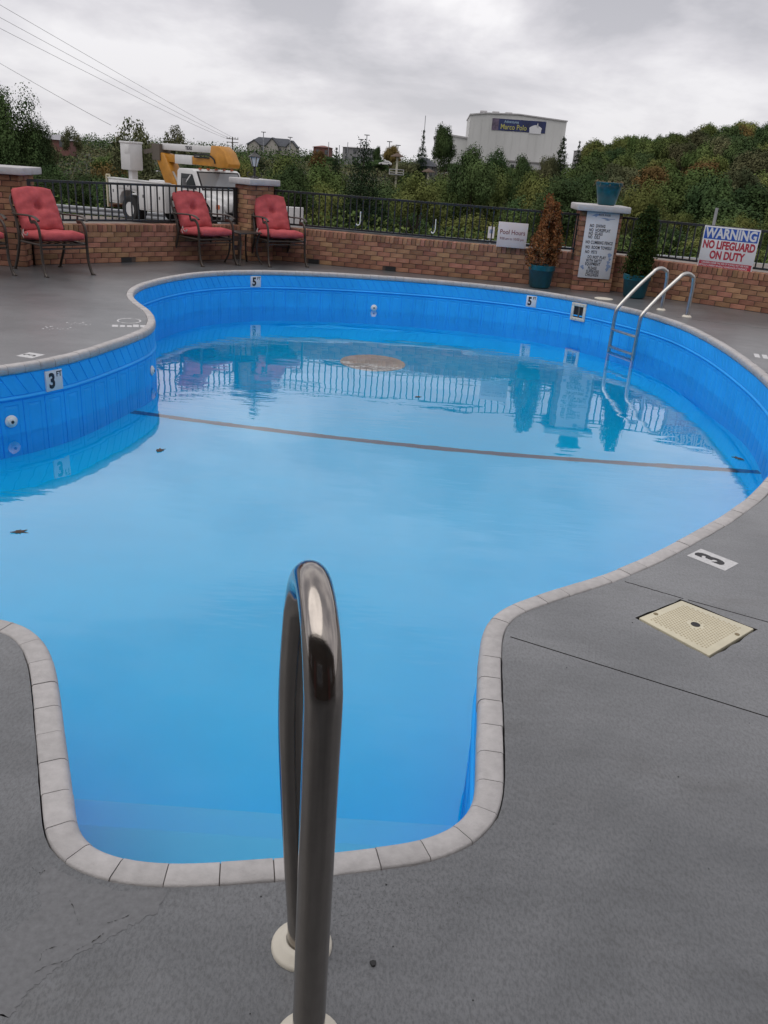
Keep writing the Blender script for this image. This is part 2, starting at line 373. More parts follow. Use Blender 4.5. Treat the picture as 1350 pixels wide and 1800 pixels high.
me2.name = 'pool_deck'
bpy.data.objects.remove(co)
for p in deck.data.polygons: p.use_smooth = False
deck.data.materials.clear(); deck.data.materials.append(DECK); deck.data.materials.append(GAP)
for p in deck.data.polygons:
    p.material_index = 1 if (abs(p.normal.z) < 0.5 or p.center.z < -0.001) and p.center.z > -0.2 else 0

# ------------------------------------------------------------------ pool shell
pool = thing('swimming_pool', 'kidney shaped pool with blue patterned liner and pale stone coping', 'pool', kind='structure')
# coping stones
stone_n = min(290, round(PER/0.1225)); sl_ = PER/stone_n
prof = [(0.001, -0.062), (0.001, -0.001), (0.006, 0.004), (0.055, 0.005), (0.066, 0.001), (0.073, -0.009), (0.075, -0.022), (0.075, -0.046), (0.070, -0.056), (0.060, -0.062)]
for i in range(stone_n):
    s0 = i*sl_+0.0014; s1 = (i+1)*sl_-0.0014; dz = rr.uniform(-0.0012, 0.0012); do = rr.uniform(-0.0012, 0.0012)
    vs = []; fs = []; K = 4; m_ = len(prof)
    for k in range(K+1):
        s = s0+(s1-s0)*k/K
        for o_, z in prof:
            p = at(s, o_+do); vs.append((p.x, p.y, z+dz))
    for k in range(K):
        for j in range(m_):
            j2 = (j+1) % m_; fs.append((k*m_+j, k*m_+j2, (k+1)*m_+j2, (k+1)*m_+j))
    fs.append(tuple(range(m_))); fs.append(tuple(reversed([K*m_+j for j in range(m_)])))
    mb = MB(); mb.add(vs, fs); mb.build('coping_stone', COPING, pool, smooth=True, angle=45)
def strip(rows, name, m_, parent, smooth=True, step=0.05, s0=0.0, s1=None):
    full = s1 is None; s1 = PER if full else s1
    k = round((s1-s0)/step); vs = []; fs = []; R_ = len(rows); cnt = k if full else k+1
    for i in range(cnt):
        for o_, z in rows:
            p = at(s0+(s1-s0)*i/k, o_); vs.append((p.x, p.y, z))
    for i in range(k):
        i2 = (i+1) % cnt
        for j in range(R_-1): fs.append((i*R_+j, i2*R_+j, i2*R_+j+1, i*R_+j+1))
    me_ = bpy.data.meshes.new(name); me_.from_pydata(vs, [], fs)
    if smooth: me_.shade_smooth()
    me_.materials.append(m_); return link(name, me_, parent)
strip([(0.072, -0.048), (0.0718, -0.010), (0.060, -0.0015), (0.003, -0.0015), (0.003, -0.06)], 'mortar_bed', MORTAR, pool)
strip([(0.058, -0.05), (WALL_OFF, -0.07), (WALL_OFF, -2.1)], 'liner_wall', LINERG, pool)
LEDGE0, LEDGE1 = -0.232, -0.250
strip([(WALL_OFF-0.002, LEDGE0+0.012), (WALL_OFF+0.012, LEDGE0), (WALL_OFF+0.013, LEDGE1+0.006), (WALL_OFF-0.002, LEDGE1)], 'ledge_moulding', LINER, pool)
# slanted border tiles and framed panels: each its own plate
tn = 270; ts = PER/tn
def plate(s0, s1, zt, zb, skew, rings, K=2):
    vs = []; fs = []
    for ins, prr in rings:
        for k in range(K+1):
            s = s0+ins+(s1-s0-2*ins)*k/K; p = at(s, WALL_OFF+prr); vs.append((p.x, p.y, zb+ins))
        for k in range(K, -1, -1):
            s = s0+ins+(s1-s0-2*ins)*k/K; p = at(s+skew, WALL_OFF+prr); vs.append((p.x, p.y, zt-ins))
    m_ = 2*(K+1)
    for r_ in range(len(rings)-1):
        for j in range(m_):
            j2 = (j+1) % m_; fs.append((r_*m_+j, r_*m_+j2, (r_+1)*m_+j2, (r_+1)*m_+j))
    b0 = (len(rings)-1)*m_
    for k in range(K): fs.append((b0+k, b0+k+1, b0+m_-2-k, b0+m_-1-k))
    mb = MB(); mb.add(vs, fs); return mb
for i in range(tn):
    plate(i*ts+0.0015, (i+1)*ts-0.0015, -0.066, LEDGE0+0.014, 0.085, [(0, -0.001), (0.004, 0.005)]).build('border_tile', LINER, pool)
pn = 176; ps = PER/pn
for i in range(pn):
    plate(i*ps+0.0015, (i+1)*ps-0.0015, LEDGE1-0.004, -1.02, 0, [(0, -0.001), (0.003, 0.005), (0.030, 0.005), (0.036, 0.0005), (0.040, 0.0005), (0.054, 0.0035)]).build('wall_panel', LINER, pool)
# floor: shallow near the camera, deeper beyond the safety line
def depth(x, y):
    t = min(1, max(0, (y-6.75)/2.6)); t = t*t*(3-2*t); return -1.0-0.55*t
fl = inset(WALL_OFF-0.012, 0.12)
pts = [Vector((p.x, p.y)) for p in fl]; nb_ = len(pts); edges = [(i, (i+1) % nb_) for i in range(nb_)]
def inside(x, y, P):
    r_ = False; j = len(P)-1
    for i in range(len(P)):
        if (P[i].y > y) != (P[j].y > y) and x < (P[j].x-P[i].x)*(y-P[i].y)/(P[j].y-P[i].y)+P[i].x: r_ = not r_
        j = i
    return r_
small = inset(0.16, 0.12)
def grid_fill(zf, name, m_, parent, step=0.22, extra=()):
    P = list(pts)
    y = 1.3
    while y < 12.6:
        x = -3.8
        while x < 3.6:
            if inside(x, y, small): P.append(Vector((x, y)))
            x += step
        y += step
    vv, ee, ff, *_ = geometry.delaunay_2d_cdt(P, edges, [list(range(nb_))], 1, 1e-5)
    me_ = bpy.data.meshes.new(name); me_.from_pydata([(p.x, p.y, zf(p.x, p.y)) for p in vv], [], ff)
    bm_ = bmesh.new(); bm_.from_mesh(me_); bmesh.ops.recalc_face_normals(bm_, faces=bm_.faces)
    if sum(f.normal.z for f in bm_.faces) < 0: bmesh.ops.reverse_faces(bm_, faces=bm_.faces)
    bm_.to_mesh(me_); bm_.free(); me_.shade_smooth(); me_.materials.append(m_); return link(name, me_, parent)
grid_fill(depth, 'liner_floor', FLOOR, pool)
# moulded steps in the entry bay
def step_poly(yf):
    I = [p for p in inset(WALL_OFF-0.01, 0.03) if p.y < yf and -1.2 < p.x < 0.6]
    I.sort(key=lambda p: atan2(p.y-1.72, p.x+0.2)); 
    I = [p for p in inset(WALL_OFF-0.01, 0.03) if -1.3 < p.x < 0.6 and p.y < yf]
    return [(p.x, p.y) for p in I]
def rot_start(P):                                               # start the open chain at its first end
    g = max(range(len(P)), key=lambda i: hypot(P[i][0]-P[i-1][0], P[i][1]-P[i-1][1])); return P[g:]+P[:g]
for yf, zt, zb in ((1.66, -0.30, -0.5), (2.05, -0.535, -0.80), (2.32, -0.78, -1.02)):
    MB().prism(rot_start(step_poly(yf)), zb, zt).build('entry_step', STEPM, pool, bevel=0.012)
# dark safety line on the floor
lp = curve3([(-2.33, 7.0), (-1.45, 6.84), (-0.65, 6.72), (0.56, 6.60), (1.74, 6.56), (2.5, 6.56), (3.10, 6.55)], 8)
vs = []; fs = []
for i, p in enumerate(lp):
    w_ = 0.044+0.005*sin(i*1.7); vs += [(p.x, p.y-w_, depth(p.x, p.y-w_)+0.008), (p.x, p.y+w_, depth(p.x, p.y+w_)+0.008)]
    if i: fs.append((2*i-2, 2*i, 2*i+1, 2*i-1))
mb = MB(); mb.add(vs, fs); mb.build('safety_line', mat('navy line', (0.010, 0.026, 0.075), 0.8, var=0.2, scale=8, spec=0), pool)
# water sheet
wt = grid_fill(lambda x, y: WATER_Z, 'water', WATER, None, 0.5); tag(wt, 'clear still blue pool water', None, None, 'structure')
# main drain
dr = thing('drain_cover', 'round pale rusty drain cover on the deep pool floor', 'drain cover', (-0.27, 10.05, depth(0, 10.05)+0.004))
DRAIN = mat('rust stained plastic', (0.56, 0.44, 0.40), 0.8, col2=(0.74, 0.64, 0.60), scale=3, spec=0)
MB().lathe([(0.40, 0), (0.40, 0.012), (0.36, 0.022), (0.0, 0.03)], 40).build('cover_plate', DRAIN, dr, smooth=True)
MB().lathe([(0.12, 0.028), (0.12, 0.034), (0.0, 0.036)], 24).build('centre_grate', DRAIN, dr, smooth=True)

# ------------------------------------------------------------------ markers, fittings on the pool wall
def wall_frame(s, off, z):
    p = at(s, off); a = at(s-0.05, off); c_ = at(s+0.05, off); d = (a-c_).normalized()   # reader looks from the water at the wall
    X = Vector((d.x, d.y, 0)); q = at(s, off+0.1)-p; Nn = Vector((q.x, q.y, 0)).normalized(); Z = Vector((0, 0, 1))
    if X.cross(Z).dot(Nn) < 0: X = -X
    return Matrix(((X.x, 0, Nn.x, p.x), (X.y, 0, Nn.y, p.y), (0, 1, 0, z), (0, 0, 0, 1)))       # local x right, y up, z out
def text(body, size, m_, parent, x, y, z=0.002, sx=1.0, bold=0.0, align='CENTER', rz=0.0, name='lettering', shear=0.0, spacing=1.0):
    cu = bpy.data.curves.new(name, 'FONT'); cu.body = body; cu.size = size; cu.align_x = align; cu.align_y = 'CENTER'; cu.extrude = 0.0006; cu.offset = bold; cu.shear = shear; cu.space_character = spacing
    cu.resolution_u = 3; cu.materials.append(m_)
    o = bpy.data.objects.new(name, cu); C.objects.link(o); o.parent = parent; o.location = (x, y, z); o.scale = (sx, 1, 1); o.rotation_euler = (0, 0, rz); return o
def marker(x, y, num, z, label, sz=0.152):
    e_ = thing('depth_marker', label, 'depth marker', group='depth marker tiles on the pool wall'); e_.matrix_world = wall_frame(arc_near(x, y), WALL_OFF+0.010, z)
    MB().box(-sz/2, sz/2, -sz/2, sz/2, -0.012, 0.006).build('tile', TILE, e_, bevel=0.002)
    text(num, 0.155, INKK, e_, -0.022, -0.004, 0.0075, 0.78, 0.006); text('FT', 0.055, INKK, e_, 0.045, 0.044, 0.0075, 0.85, 0.001)
marker(-2.57, 6.05, '3', -0.155, 'white square 3 FT tile on the near left pool wall')
marker(-2.09, 12.05, '5', -0.15, 'white 5 FT tile on the far pool wall below the chairs')
marker(1.90, 12.05, '5', -0.15, 'white 5 FT tile on the far pool wall beside the skimmer opening')
sk = thing('skimmer_opening', 'white framed square skimmer opening in the far pool wall', 'skimmer'); sk.matrix_world = wall_frame(arc_near(2.51, 11.6), WALL_OFF+0.012, -0.185)
mb = MB(); mb.box(-.115, .115, .075, .118, -.01, .012).box(-.115, .115, -.118, -.075, -.01, .012).box(-.115, -.075, -.075, .075, -.01, .012).box(.075, .115, -.075, .075, -.01, .012)
mb.build('frame', PLASTIC, sk, bevel=0.003)
mb = MB(); mb.box(-.075, .075, -.075, .075, -.02, -.004); mb.build('throat', BLACK, sk)
MB().box(-.004, .02, -.075, .075, -.004, .004).build('divider', mat('dull brown plastic', (.10, .085, .06), .6), sk)
mb = MB()
for i in (-.07, -.023, .023, .07):
    for y_ in (-.097, .097): MB().lathe([(0.006, 0.0), (0.006, 0.003), (0.0, 0.004)], 8, (i, y_, 0.012)).build('screw', STEELD, sk)

def jet(x, y, z, label):
    e_ = thing('return_jet', label, 'return jet', group='return jets on the pool wall'); e_.matrix_world = wall_frame(arc_near(x, y), WALL_OFF+0.006, z)
    MB().lathe([(0.046, 0.0), (0.046, 0.006), (0.040, 0.012), (0.030, 0.014), (0.026, 0.022), (0.014, 0.026)], 24).build('flange', WHITEP, e_, smooth=True)
    MB().lathe([(0.012, 0.0255), (0.012, 0.0275), (0.0, 0.0275)], 16).build('nozzle', BLACK, e_)
jet(-2.80, 5.76, -0.40, 'round white return jet at the left end of the near pool wall')
jet(-0.36, 12.44, -0.46, 'round return jet at the waterline of the far pool wall')
jet(-2.29, 7.45, -0.39, 'white return jet on the rounded bulge of the left pool wall')
# floating leaves
def leaf(x, y, r_, rz, label):
    rg = random.Random(int(x*100)); P = []
    for k in range(14):
        a = 2*pi*k/14; q = r_*(0.55+0.45*(k % 2)+rg.uniform(-.12, .12))*(1.35 if abs(cos(a)) > .8 else .8); P.append((q*cos(a), q*sin(a)))
    o = MB().prism(P, 0.001, 0.004).build('fallen_leaf', LEAFD); o.location = (x, y, WATER_Z); o.rotation_euler = (0.05, 0.04, rz)
    tag(o, label, 'leaf', 'dead leaves floating on the water')
leaf(-2.0, 4.1, 0.036, 0.4, 'dark curled leaf floating nearest the camera at the left')
leaf(-1.64, 5.6, 0.040, 1.4, 'faded brown leaf floating in front of the left wall bulge')
leaf(2.83, 6.40, 0.045, 2.1, 'dark leaf floating by the right end of the black line')
leaf(0.24, 7.61, 0.030, 0.9, 'small leaf floating beyond the middle of the black line')

# ------------------------------------------------------------------ deck paint, skimmer lid, spots
def paint_patch(P, label, name='depth_mark', glyph=True, grp='depth numbers painted on the deck'):
    P = [Vector((*p, 0)) for p in P]; c_ = sum(P, Vector())/4
    ux = (P[1]-P[0]).normalized(); L_ = (P[1]-P[0]).length; Wd = (P[3]-P[0]).length; uy = Vector((-ux.y, ux.x, 0))
    e_ = thing(name, label, 'painted mark', (c_.x, c_.y, 0), atan2(ux.y, ux.x), grp)
    MB().box(-L_/2, L_/2, -Wd/2, Wd/2, -0.004, 0.0012).build('white_patch', PAINTW, e_)
    return e_, L_, Wd
e_, L_, Wd = paint_patch([(1.437-.09, 3.403-.086), (1.56-.09, 3.278-.09), (1.56, 3.278), (1.437, 3.403)], 'white painted rectangle with grey number 3 beside the right coping')
t = text('3', 0.17, PAINTD, e_, -0.005, 0, 0.0018, 0.66, 0.008, rz=pi/2)
t = None
e_, L_, Wd = paint_patch([(-2.835, 6.07), (-2.70, 6.03), (-2.65, 6.155), (-2.785, 6.21)], 'white painted rectangle with number 3 on the left deck lobe')
text('3', 0.15, PAINTD, e_, 0, 0, 0.0018, 0.62, 0.001, rz=pi/2)
def blotch(x, y, rx, ry, rz, label, m_, seed, grp):
    rg = random.Random(seed); P = []
    for k in range(26):
        a = 2*pi*k/26; q = 1+rg.uniform(-.35, .25); P.append((rx*q*cos(a), ry*q*sin(a)))
    o = MB().prism(P, -0.003, 0.0011).build('worn_paint', m_); o.location = (x, y, 0); o.rotation_euler = (0, 0, rz); tag(o, label, 'painted mark', grp)
WG = 'worn white paint on the left deck lobe'
rg0 = random.Random(12)
e_ = thing('worn_number', 'worn white oval number mark on the tip of the left deck lobe', 'painted mark', (-2.50, 7.72, 0), 0.3)
vs = []; fs = []
for k in range(32):
    a = 2*pi*k/32; w_ = 0.013+rg0.random()*0.006
    vs += [(.11*cos(a), .13*sin(a), .0012), ((.11-w_)*cos(a), (.13-w_*1.4)*sin(a), .0012)]; k2 = (k+1) % 32
    if k not in (5, 6, 19): fs.append((2*k, 2*k+1, 2*k2+1, 2*k2))
mb = MB(); mb.add(vs, fs); mb.build('ring', PAINTW, e_)
mb = MB()
for k in range(5): mb.box(-.14+k*.06+rg0.uniform(-.008, .008), -.095+k*.06, -.30, -.20+rg0.uniform(-.02, .03), -.003, .0011)
mb.build('dashes', PAINTW, e_)
for i, (x, y) in enumerate(((-2.86, 7.42), (-2.96, 7.17))):
    e2 = thing('paint_chips', ['chipped white paint flecks farther from the left coping', 'chipped white paint flecks nearest the long dark stain'][i], 'painted mark', (x, y, 0), 0.2, WG)
    mb = MB()
    for k in range(16):
        a, d_ = rg0.uniform(-.11, .11), rg0.uniform(-.08, .08); r_ = rg0.uniform(.003, .011); mb.prism([(a+r_*cos(q)*rg0.uniform(.6, 1.3), d_+r_*1.4*sin(q)*rg0.uniform(.6, 1.3)) for q in (0, 1.2, 2.4, 3.6, 4.9)], -.002, .0011)
    mb.build('flecks', PAINTW, e2)['kind'] = 'stuff'
e_ = thing('worn_number', 'worn white painted mark at the right deck edge beyond the ladder', 'painted mark', (3.68, 8.22, 0), -0.3)
mb = MB()
for k in range(4): mb.box(-.13+k*.075, -.08+k*.075, -.13+rg0.uniform(-.02, .02), .12+rg0.uniform(-.04, .02), -.003, .0011)
mb.build('dashes', PAINTW, e_)
lid = thing('skimmer_cover', 'cream plastic skimmer lid with round finger hole set in the deck', 'lid', (lc.x, lc.y, 0))
P0 = [Vector(p)-lc for p in LIDC]
MB().prism([(p.x, p.y) for p in P0], -0.018, 0.003).build('lid_plate', LIDM, lid, bevel=0.004)
mb = MB(); ax = (P0[1]-P0[0]); ay = (P0[3]-P0[0]); ax2 = (P0[2]-P0[3]); 
def bil(u_, v_): return P0[0]*(1-u_)*(1-v_)+P0[1]*u_*(1-v_)+P0[2]*u_*v_+P0[3]*(1-u_)*v_
NU, NV = 17, 22
for i in range(NU):
    for j in range(NV):
        u_ = .10+.80*(i+.5*(j % 2))/NU; v_ = .12+.76*j/(NV-1); p = bil(u_, v_)
        if p.length < 0.028: continue
        r_ = 0.0052; mb.add([(p.x-r_, p.y, .0028), (p.x, p.y-r_, .0028), (p.x+r_, p.y, .0028), (p.x, p.y+r_, .0028), (p.x, p.y, .0062)], [(0, 1, 4), (1, 2, 4), (2, 3, 4), (3, 0, 4)])
mb.build('tread_bumps', LIDG, lid)['kind'] = 'stuff'
MB().lathe([(0.017, 0.0), (0.017, 0.0045), (0.012, 0.0048), (0.012, 0.0046), (0.0, 0.0046)], 20).build('finger_hole', BLACK, lid)
for u_, v_ in ((.30, .055), (.70, .945)):
    p = bil(u_, v_); MB().lathe([(0.009, 0.0), (0.009, 0.0045), (0.0, 0.006)], 12, (p.x, p.y, 0)).build('screw', mat('brass', (0.24, 0.19, 0.11), 0.5, 0.6), lid)
o = MB().lathe([(0.125, -0.004), (0.125, 0.006), (0.11, 0.010), (0.0, 0.011)], 28).build('access_cover', PLASTIC, smooth=True); o.location = (2.80, 11.66, 0)
tag(o, 'round cream access lid on the deck behind the skimmer opening', 'lid')
PATCH = [(-0.697, 1.384), (-0.627, 1.351), (-0.531, 1.328), (-0.42, 1.335), (-0.419, 1.285), (-0.462, 1.246), (-0.503, 1.208), (-0.548, 1.171), (-0.583, 1.13), (-0.614, 1.085), (-0.624, 1.032), (-0.683, 1.022), (-0.753, 1.167), (-0.695, 1.219), (-0.664, 1.271), (-0.703, 1.336)]
CRACKS = [[(-0.615, 1.295), (-0.591, 1.263), (-0.566, 1.227)], [(-0.52, 1.242), (-0.5, 1.252), (-0.477, 1.267)], [(-0.618, 1.118), (-0.602, 1.134), (-0.574, 1.149), (-0.551, 1.18), (-0.529, 1.199), (-0.516, 1.22)], [(-0.618, 1.146), (-0.62, 1.165), (-0.603, 1.179), (-0.582, 1.185)], [(-0.697, 1.368), (-0.706, 1.359), (-0.731, 1.373)]]
PATCHM = mat('smooth patch paint', (0.135, 0.138, 0.146), 0.6, var=.16, scale=60, bump=.4, bscale=60)
def ragged(P, n_, amp, seed):
    rg_ = random.Random(seed); o_ = []
    for i in range(len(P)):
        a = Vector(P[i]); c_ = Vector(P[(i+1) % len(P)])
        for k in range(n_): p = a.lerp(c_, k/n_); o_.append((p.x+rg_.uniform(-amp, amp), p.y+rg_.uniform(-amp, amp)))
    return o_
o = MB().prism(ragged(PATCH, 9, .005, 3), -.004, .0006).build('repair_patch', PATCHM); tag(o, 'smoother trowelled repair patch on the near left deck', 'deck patch')
for i, P in enumerate(CRACKS):
    L_ = curve3([(*p, 0) for p in P], 6); rg_ = random.Random(i+60); a_, b_ = [], []
    for k, p in enumerate(L_):
        d_ = (L_[min(k+1, len(L_)-1)]-L_[max(k-1, 0)]).normalized(); sd_ = Vector((-d_.y, d_.x, 0)); w_ = rg_.choice((.00005, .0003, .0006, .0011))*(1 if 0 < k < len(L_)-1 else .2); p = p+sd_*rg_.uniform(-.0012, .0012)
        a_.append(p+sd_*w_); b_.append(p-sd_*w_)
    vs = [(p.x, p.y, .0016) for p in a_]+[(p.x, p.y, .0016) for p in b_]; m_ = len(a_); mb = MB(); mb.add(vs, [(k, k+1, m_+k+1, m_+k) for k in range(m_-1) if rg_.random() < .8])
    o = mb.build('deck_crack', GAP); tag(o, ['short dark crack nearest the left corner of the coping', 'hairline crack at the right end of the repair patch', 'long ragged crack along the lower edge of the repair patch', 'curled crack in the middle of the repair patch', 'tiny crack at the coping bend on the left'][i], 'crack', 'cracks in the near left deck')
mb = MB(); rg = random.Random(5)
for k in range(110):
    x = rg.uniform(-1.6, 2.3); y = rg.uniform(.75, 2.9)
    if inside(x, y, dense[::20]): continue
    r_ = rg.choice((.0009, .0012, .0016, .0011, .0022)); mb.prism([(x+r_*cos(q)*rg.uniform(.6, 1.3), y+r_*sin(q)*rg.uniform(.6, 1.3)) for q in (0, 1.3, 2.6, 3.9, 5.2)], -.001, .0015)
mb.prism([(.044+.007*cos(q)*(.8+.4*(i % 2)), 1.193+.007*sin(q)) for i, q in enumerate((0, .9, 1.8, 2.7, 3.6, 4.5, 5.4))], -.001, .004)
o = mb.build('grit', BLACK); tag(o, 'scattered dark grit specks on the near deck', None, None, 'stuff')

# ------------------------------------------------------------------ handrail in front of the camera
def escutcheon(parent, x, y, m_=PLASTIC, r_=0.063):
    MB().lathe([(r_, 0.0), (r_, 0.004), (r_*.93, 0.010), (r_*.80, 0.013), (r_*.74, 0.020), (r_*.52, 0.023), (r_*.48, 0.020)], 32, (x, y, 0)).build('base_flange', m_, parent, smooth=True, angle=60)
hr = thing('handrail', 'tall curved stainless steel handrail in front of the pool steps', 'handrail', (-0.07, 1.021, 0), atan2(0.985, -0.174))
cl = [(0, 0, -0.02), (0, 0, 0.30), (0, 0, 0.60)]
for k in range(13):
    a = pi*k/12; cl.append((0.128-0.128*cos(a), 0.022*(k/12)**1.3, 0.748+0.135*sin(a)))
cl += [(0.262, .026, 0.64), (0.266, .026, 0.52), (0.256, .020, 0.37), (0.232, .010, 0.20), (0.208, .002, 0.08), (0.2063, 0, -0.02)]
MB().tube(curve3(cl, 6), 0.0296, 32, upv=(0, 1, 0)).build('rail_tube', STEEL, hr, smooth=True)
escutcheon(hr, 0, 0); escutcheon(hr, 0.2063, 0)

# ladder at the far right
ld = thing('pool_ladder', 'steel pool ladder with two arched rails at the far right edge', 'ladder', (3.4925, 10.749, 0), atan2(0.4, 0.917)+pi/2+pi/2)
yv = Vector((0.195, -0.442)).normalized(); 
a0 = atan2(-yv.x, yv.y)
ld.rotation_euler = (0, 0, 0)
half = 0.2415; dirp = Vector((yv.y, -yv.x))                      # towards the water
if dirp.x > 0: dirp = -dirp
def lpt(side, s, z): p = yv*half*side+dirp*s; return (p.x, p.y, z)
for side in (-1, 1):
    cl = [(0, -0.02), (0, 0.2), (0.0, 0.36)]
    for k in range(1, 9):
        a = radians(20+k*15.5); cl.append((0.135-0.135*cos(a)-0.008, 0.40+0.12*sin(a)))
    cl += [(0.42, 0.31), (0.58, 0.15), (0.66, 0.065), (0.695, 0.02), (0.708, -0.03), (0.712, -0.15), (0.715, -0.40), (0.715, -0.64)]
    MB().tube(curve3([lpt(side, s, z) for s, z in cl], 6), 0.0235, 14).build('ladder_rail', STEELD, ld, smooth=True)
    escutcheon(ld, *lpt(side, 0, 0)[:2], PLASTIC, 0.06)
for z in (-0.245, -0.46, -0.62):
    a = Vector(lpt(-1, .715, z)); c_ = Vector(lpt(1, .715, z)); MB().bar(a, c_, 0.07, 0.022).build('ladder_tread', STEELD, ld, bevel=0.006)

# ------------------------------------------------------------------ brick walls, pillars, fences
def brick_mesh(l_, d_, h_, seed):
    rg = random.Random(seed); mb = MB(); mb.box(-l_/2, l_/2, -d_/2, d_/2, -h_/2, h_/2)
    me_ = bpy.data.meshes.new('brick'); bm_ = bmesh.new()
    vv = [bm_.verts.new((p[0]+rg.uniform(-.002, .002), p[1]+rg.uniform(-.0015, .0015), p[2]+rg.uniform(-.0015, .0015))) for p in mb.v]
    for f in mb.f: bm_.faces.new([vv[i] for i in f])
    bmesh.ops.recalc_face_normals(bm_, faces=bm_.faces); bmesh.ops.bevel(bm_, geom=list(bm_.edges), offset=0.0035, segments=1, affect='EDGES')
    bm_.to_mesh(me_); bm_.free(); me_.materials.append(BRICKM); return me_
CH = 0.0677
STRETCH = [brick_mesh(0.196, 0.09, 0.0600, k) for k in range(4)]
HALFB = [brick_mesh(0.094, 0.09, 0.0600, k+10) for k in range(3)]
ROWL = [brick_mesh(0.060, 0.205, 0.093, k+20) for k in range(3)]
def put(meshes, parent, x, y, z, rz=0.0, rg=random):
    o = bpy.data.objects.new('brick', rg.choice(meshes)); C.objects.link(o); o.parent = parent; o.location = (x+rg.uniform(-.0012, .0012), y+rg.uniform(-.0025, .0025), z); o.rotation_euler = (0, 0, rz+rg.uniform(-.006, .006)); return o
def brick_wall(A, B, label, weeps=(), x_from=0.0, x_to=None):
    A = Vector(A); B = Vector(B); d = B-A; Ln = d.length
    w = thing('brick_wall', label, 'wall', (A.x, A.y, 0), atan2(d.y, d.x), 'low brick walls under the fence'); rg = random.Random(int(A.x*91))
    w['kind'] = 'thing'
    MB().box(0, Ln, 0.006, 0.194, -0.01, 0.482).build('mortar_core', WALLC, w)
    for c_ in range(6):
        z = c_*CH+CH/2; x = -0.10 if c_ % 2 else 0.0
        while x < Ln:
            x0 = max(x, 0); x1 = min(x+0.203, Ln); 
            if x1-x0 > 0.19 and not (c_ == 0 and any(abs(x+.1-q) < .1 for q in weeps)): put(STRETCH, w, x+.1015, .045, z, rg=rg)
            elif 0.085 < x1-x0 < 0.11: put(HALFB, w, (x0+x1)/2, .045, z, rg=rg)
            x += 0.203
    for q in weeps: MB().box(q-.08, q+.08, -.002, .01, .002, .066).build('painted_weep_hole', BLACK, w)  # solid black box; the shade inside an open weep hole is its colour
    x = 0.034
    while x < Ln-0.03: put(ROWL, w, x, .1, 6*CH+.0475, rg=rg); x += 0.068
    return w, Ln
def pillar(cx_, cy_, wd, rz, label, courses=16, cap_over=0.085, caplabel=None):
    p = thing('brick_pillar', label, 'pillar', (cx_, cy_, 0), rz, 'brick pillars with pale caps'); rg = random.Random(int(cx_*57)); h_ = courses*CH
    nb2 = max(2, round(wd/0.203)); bl = wd/nb2-.010
    full = [brick_mesh(bl+.003, 0.09, 0.060, k+40) for k in range(3)]
    inner = [brick_mesh((wd-.2)/max(1, nb2-1)-.007, 0.09, 0.060, k+50) for k in range(3)]
    MB().box(-wd/2+.008, wd/2-.008, -wd/2+.008, wd/2-.008, -.01, h_).build('mortar_core', WALLC, p)
    for c_ in range(courses):
        z = c_*CH+CH/2
        for f in range(4):
            a = f*pi/2; long_ = (c_+f) % 2 == 0
            k_ = nb2 if long_ else max(1, nb2-1); span = wd if long_ else wd-.2; ms = full if long_ else inner
            for i in range(k_):
                t_ = -span/2+span*(i+.5)/k_; off = -(wd/2-.045)
                put(ms, p, cos(a)*t_-sin(a)*off, sin(a)*t_+cos(a)*off, z, a, rg)
    hw = wd/2+cap_over
    MB().box(-hw, hw, -hw, hw, h_+.004, h_+.09).build('cap', CAPM, p, bevel=0.014)
    return p, h_+.09
PLh = pillar(-5.08, 11.0, 0.61, radians(6), 'brick pillar with pale cap behind the left chairs')
PMc = (-2.31, 13.38)
pillar(PMc[0], PMc[1], 0.42, radians(45), 'slim brick pillar between two chairs carrying a lantern', cap_over=.07)
PRc = (2.78, 12.68)
pillar(PRc[0], PRc[1], 0.57, radians(-3), 'brick pillar with pale cap carrying the rules board')
A0, A1 = (-4.74, 10.98), (-2.50, 13.26)
wA, LA = brick_wall(A0, A1, 'low brick wall behind the left chairs and below the bucket truck', weeps=(1.28,))
B0, B1 = (-2.08, 13.47), (2.50, 12.56)
wB, LB = brick_wall(B0, B1, 'long low brick wall across the far end between two pillars', weeps=(0.72, 1.95))
C0, C1 = (3.01, 12.66), (9.0, 8.55)
wC, LC = brick_wall(C0, C1, 'low brick wall under the warning sign at the right')
def fence(A, B, label, Ln_show):
    A = Vector(A); B = Vector(B); d = B-A; Ln = d.length; yy = 0.09
    f = thing('iron_fence', label, 'fence', (A.x, A.y, 0), atan2(d.y, d.x), 'black iron fence runs on the brick walls'); f['kind'] = 'thing'
    MB().box(0.02, Ln-.02, yy-.019, yy+.019, 1.005, 1.035).build('top_rail', IRON, f); MB().box(0.02, Ln-.02, yy-.016, yy+.016, .535, .562).build('bottom_rail', IRON, f)
    base = None; k = int((Ln-.1)/.098); 
    for i in range(k+1):
        x = .06+i*(Ln-.12)/k
        if base is None: base = MB().box(-.0085, .0085, yy-.0085, yy+.0085, .555, 1.01).build('baluster', IRON, f); base.location.x = x
        else:
            o_ = base.copy(); C.objects.link(o_); o_.parent = f; o_.location.x = x
    nposts = 2
    for i in range(nposts):
        x = .025+i*(Ln-.05)/(nposts-1); MB().box(x-.02, x+.02, yy-.02, yy+.02, .495, 1.035).build('fence_post', IRON, f)
fence(A0, A1, 'black iron fence in front of the bucket truck', LA)
fence(B0, B1, 'long black iron fence between the lantern pillar and the rules pillar', LB)
fence(C0, C1, 'black iron fence that carries the warning sign', LC)
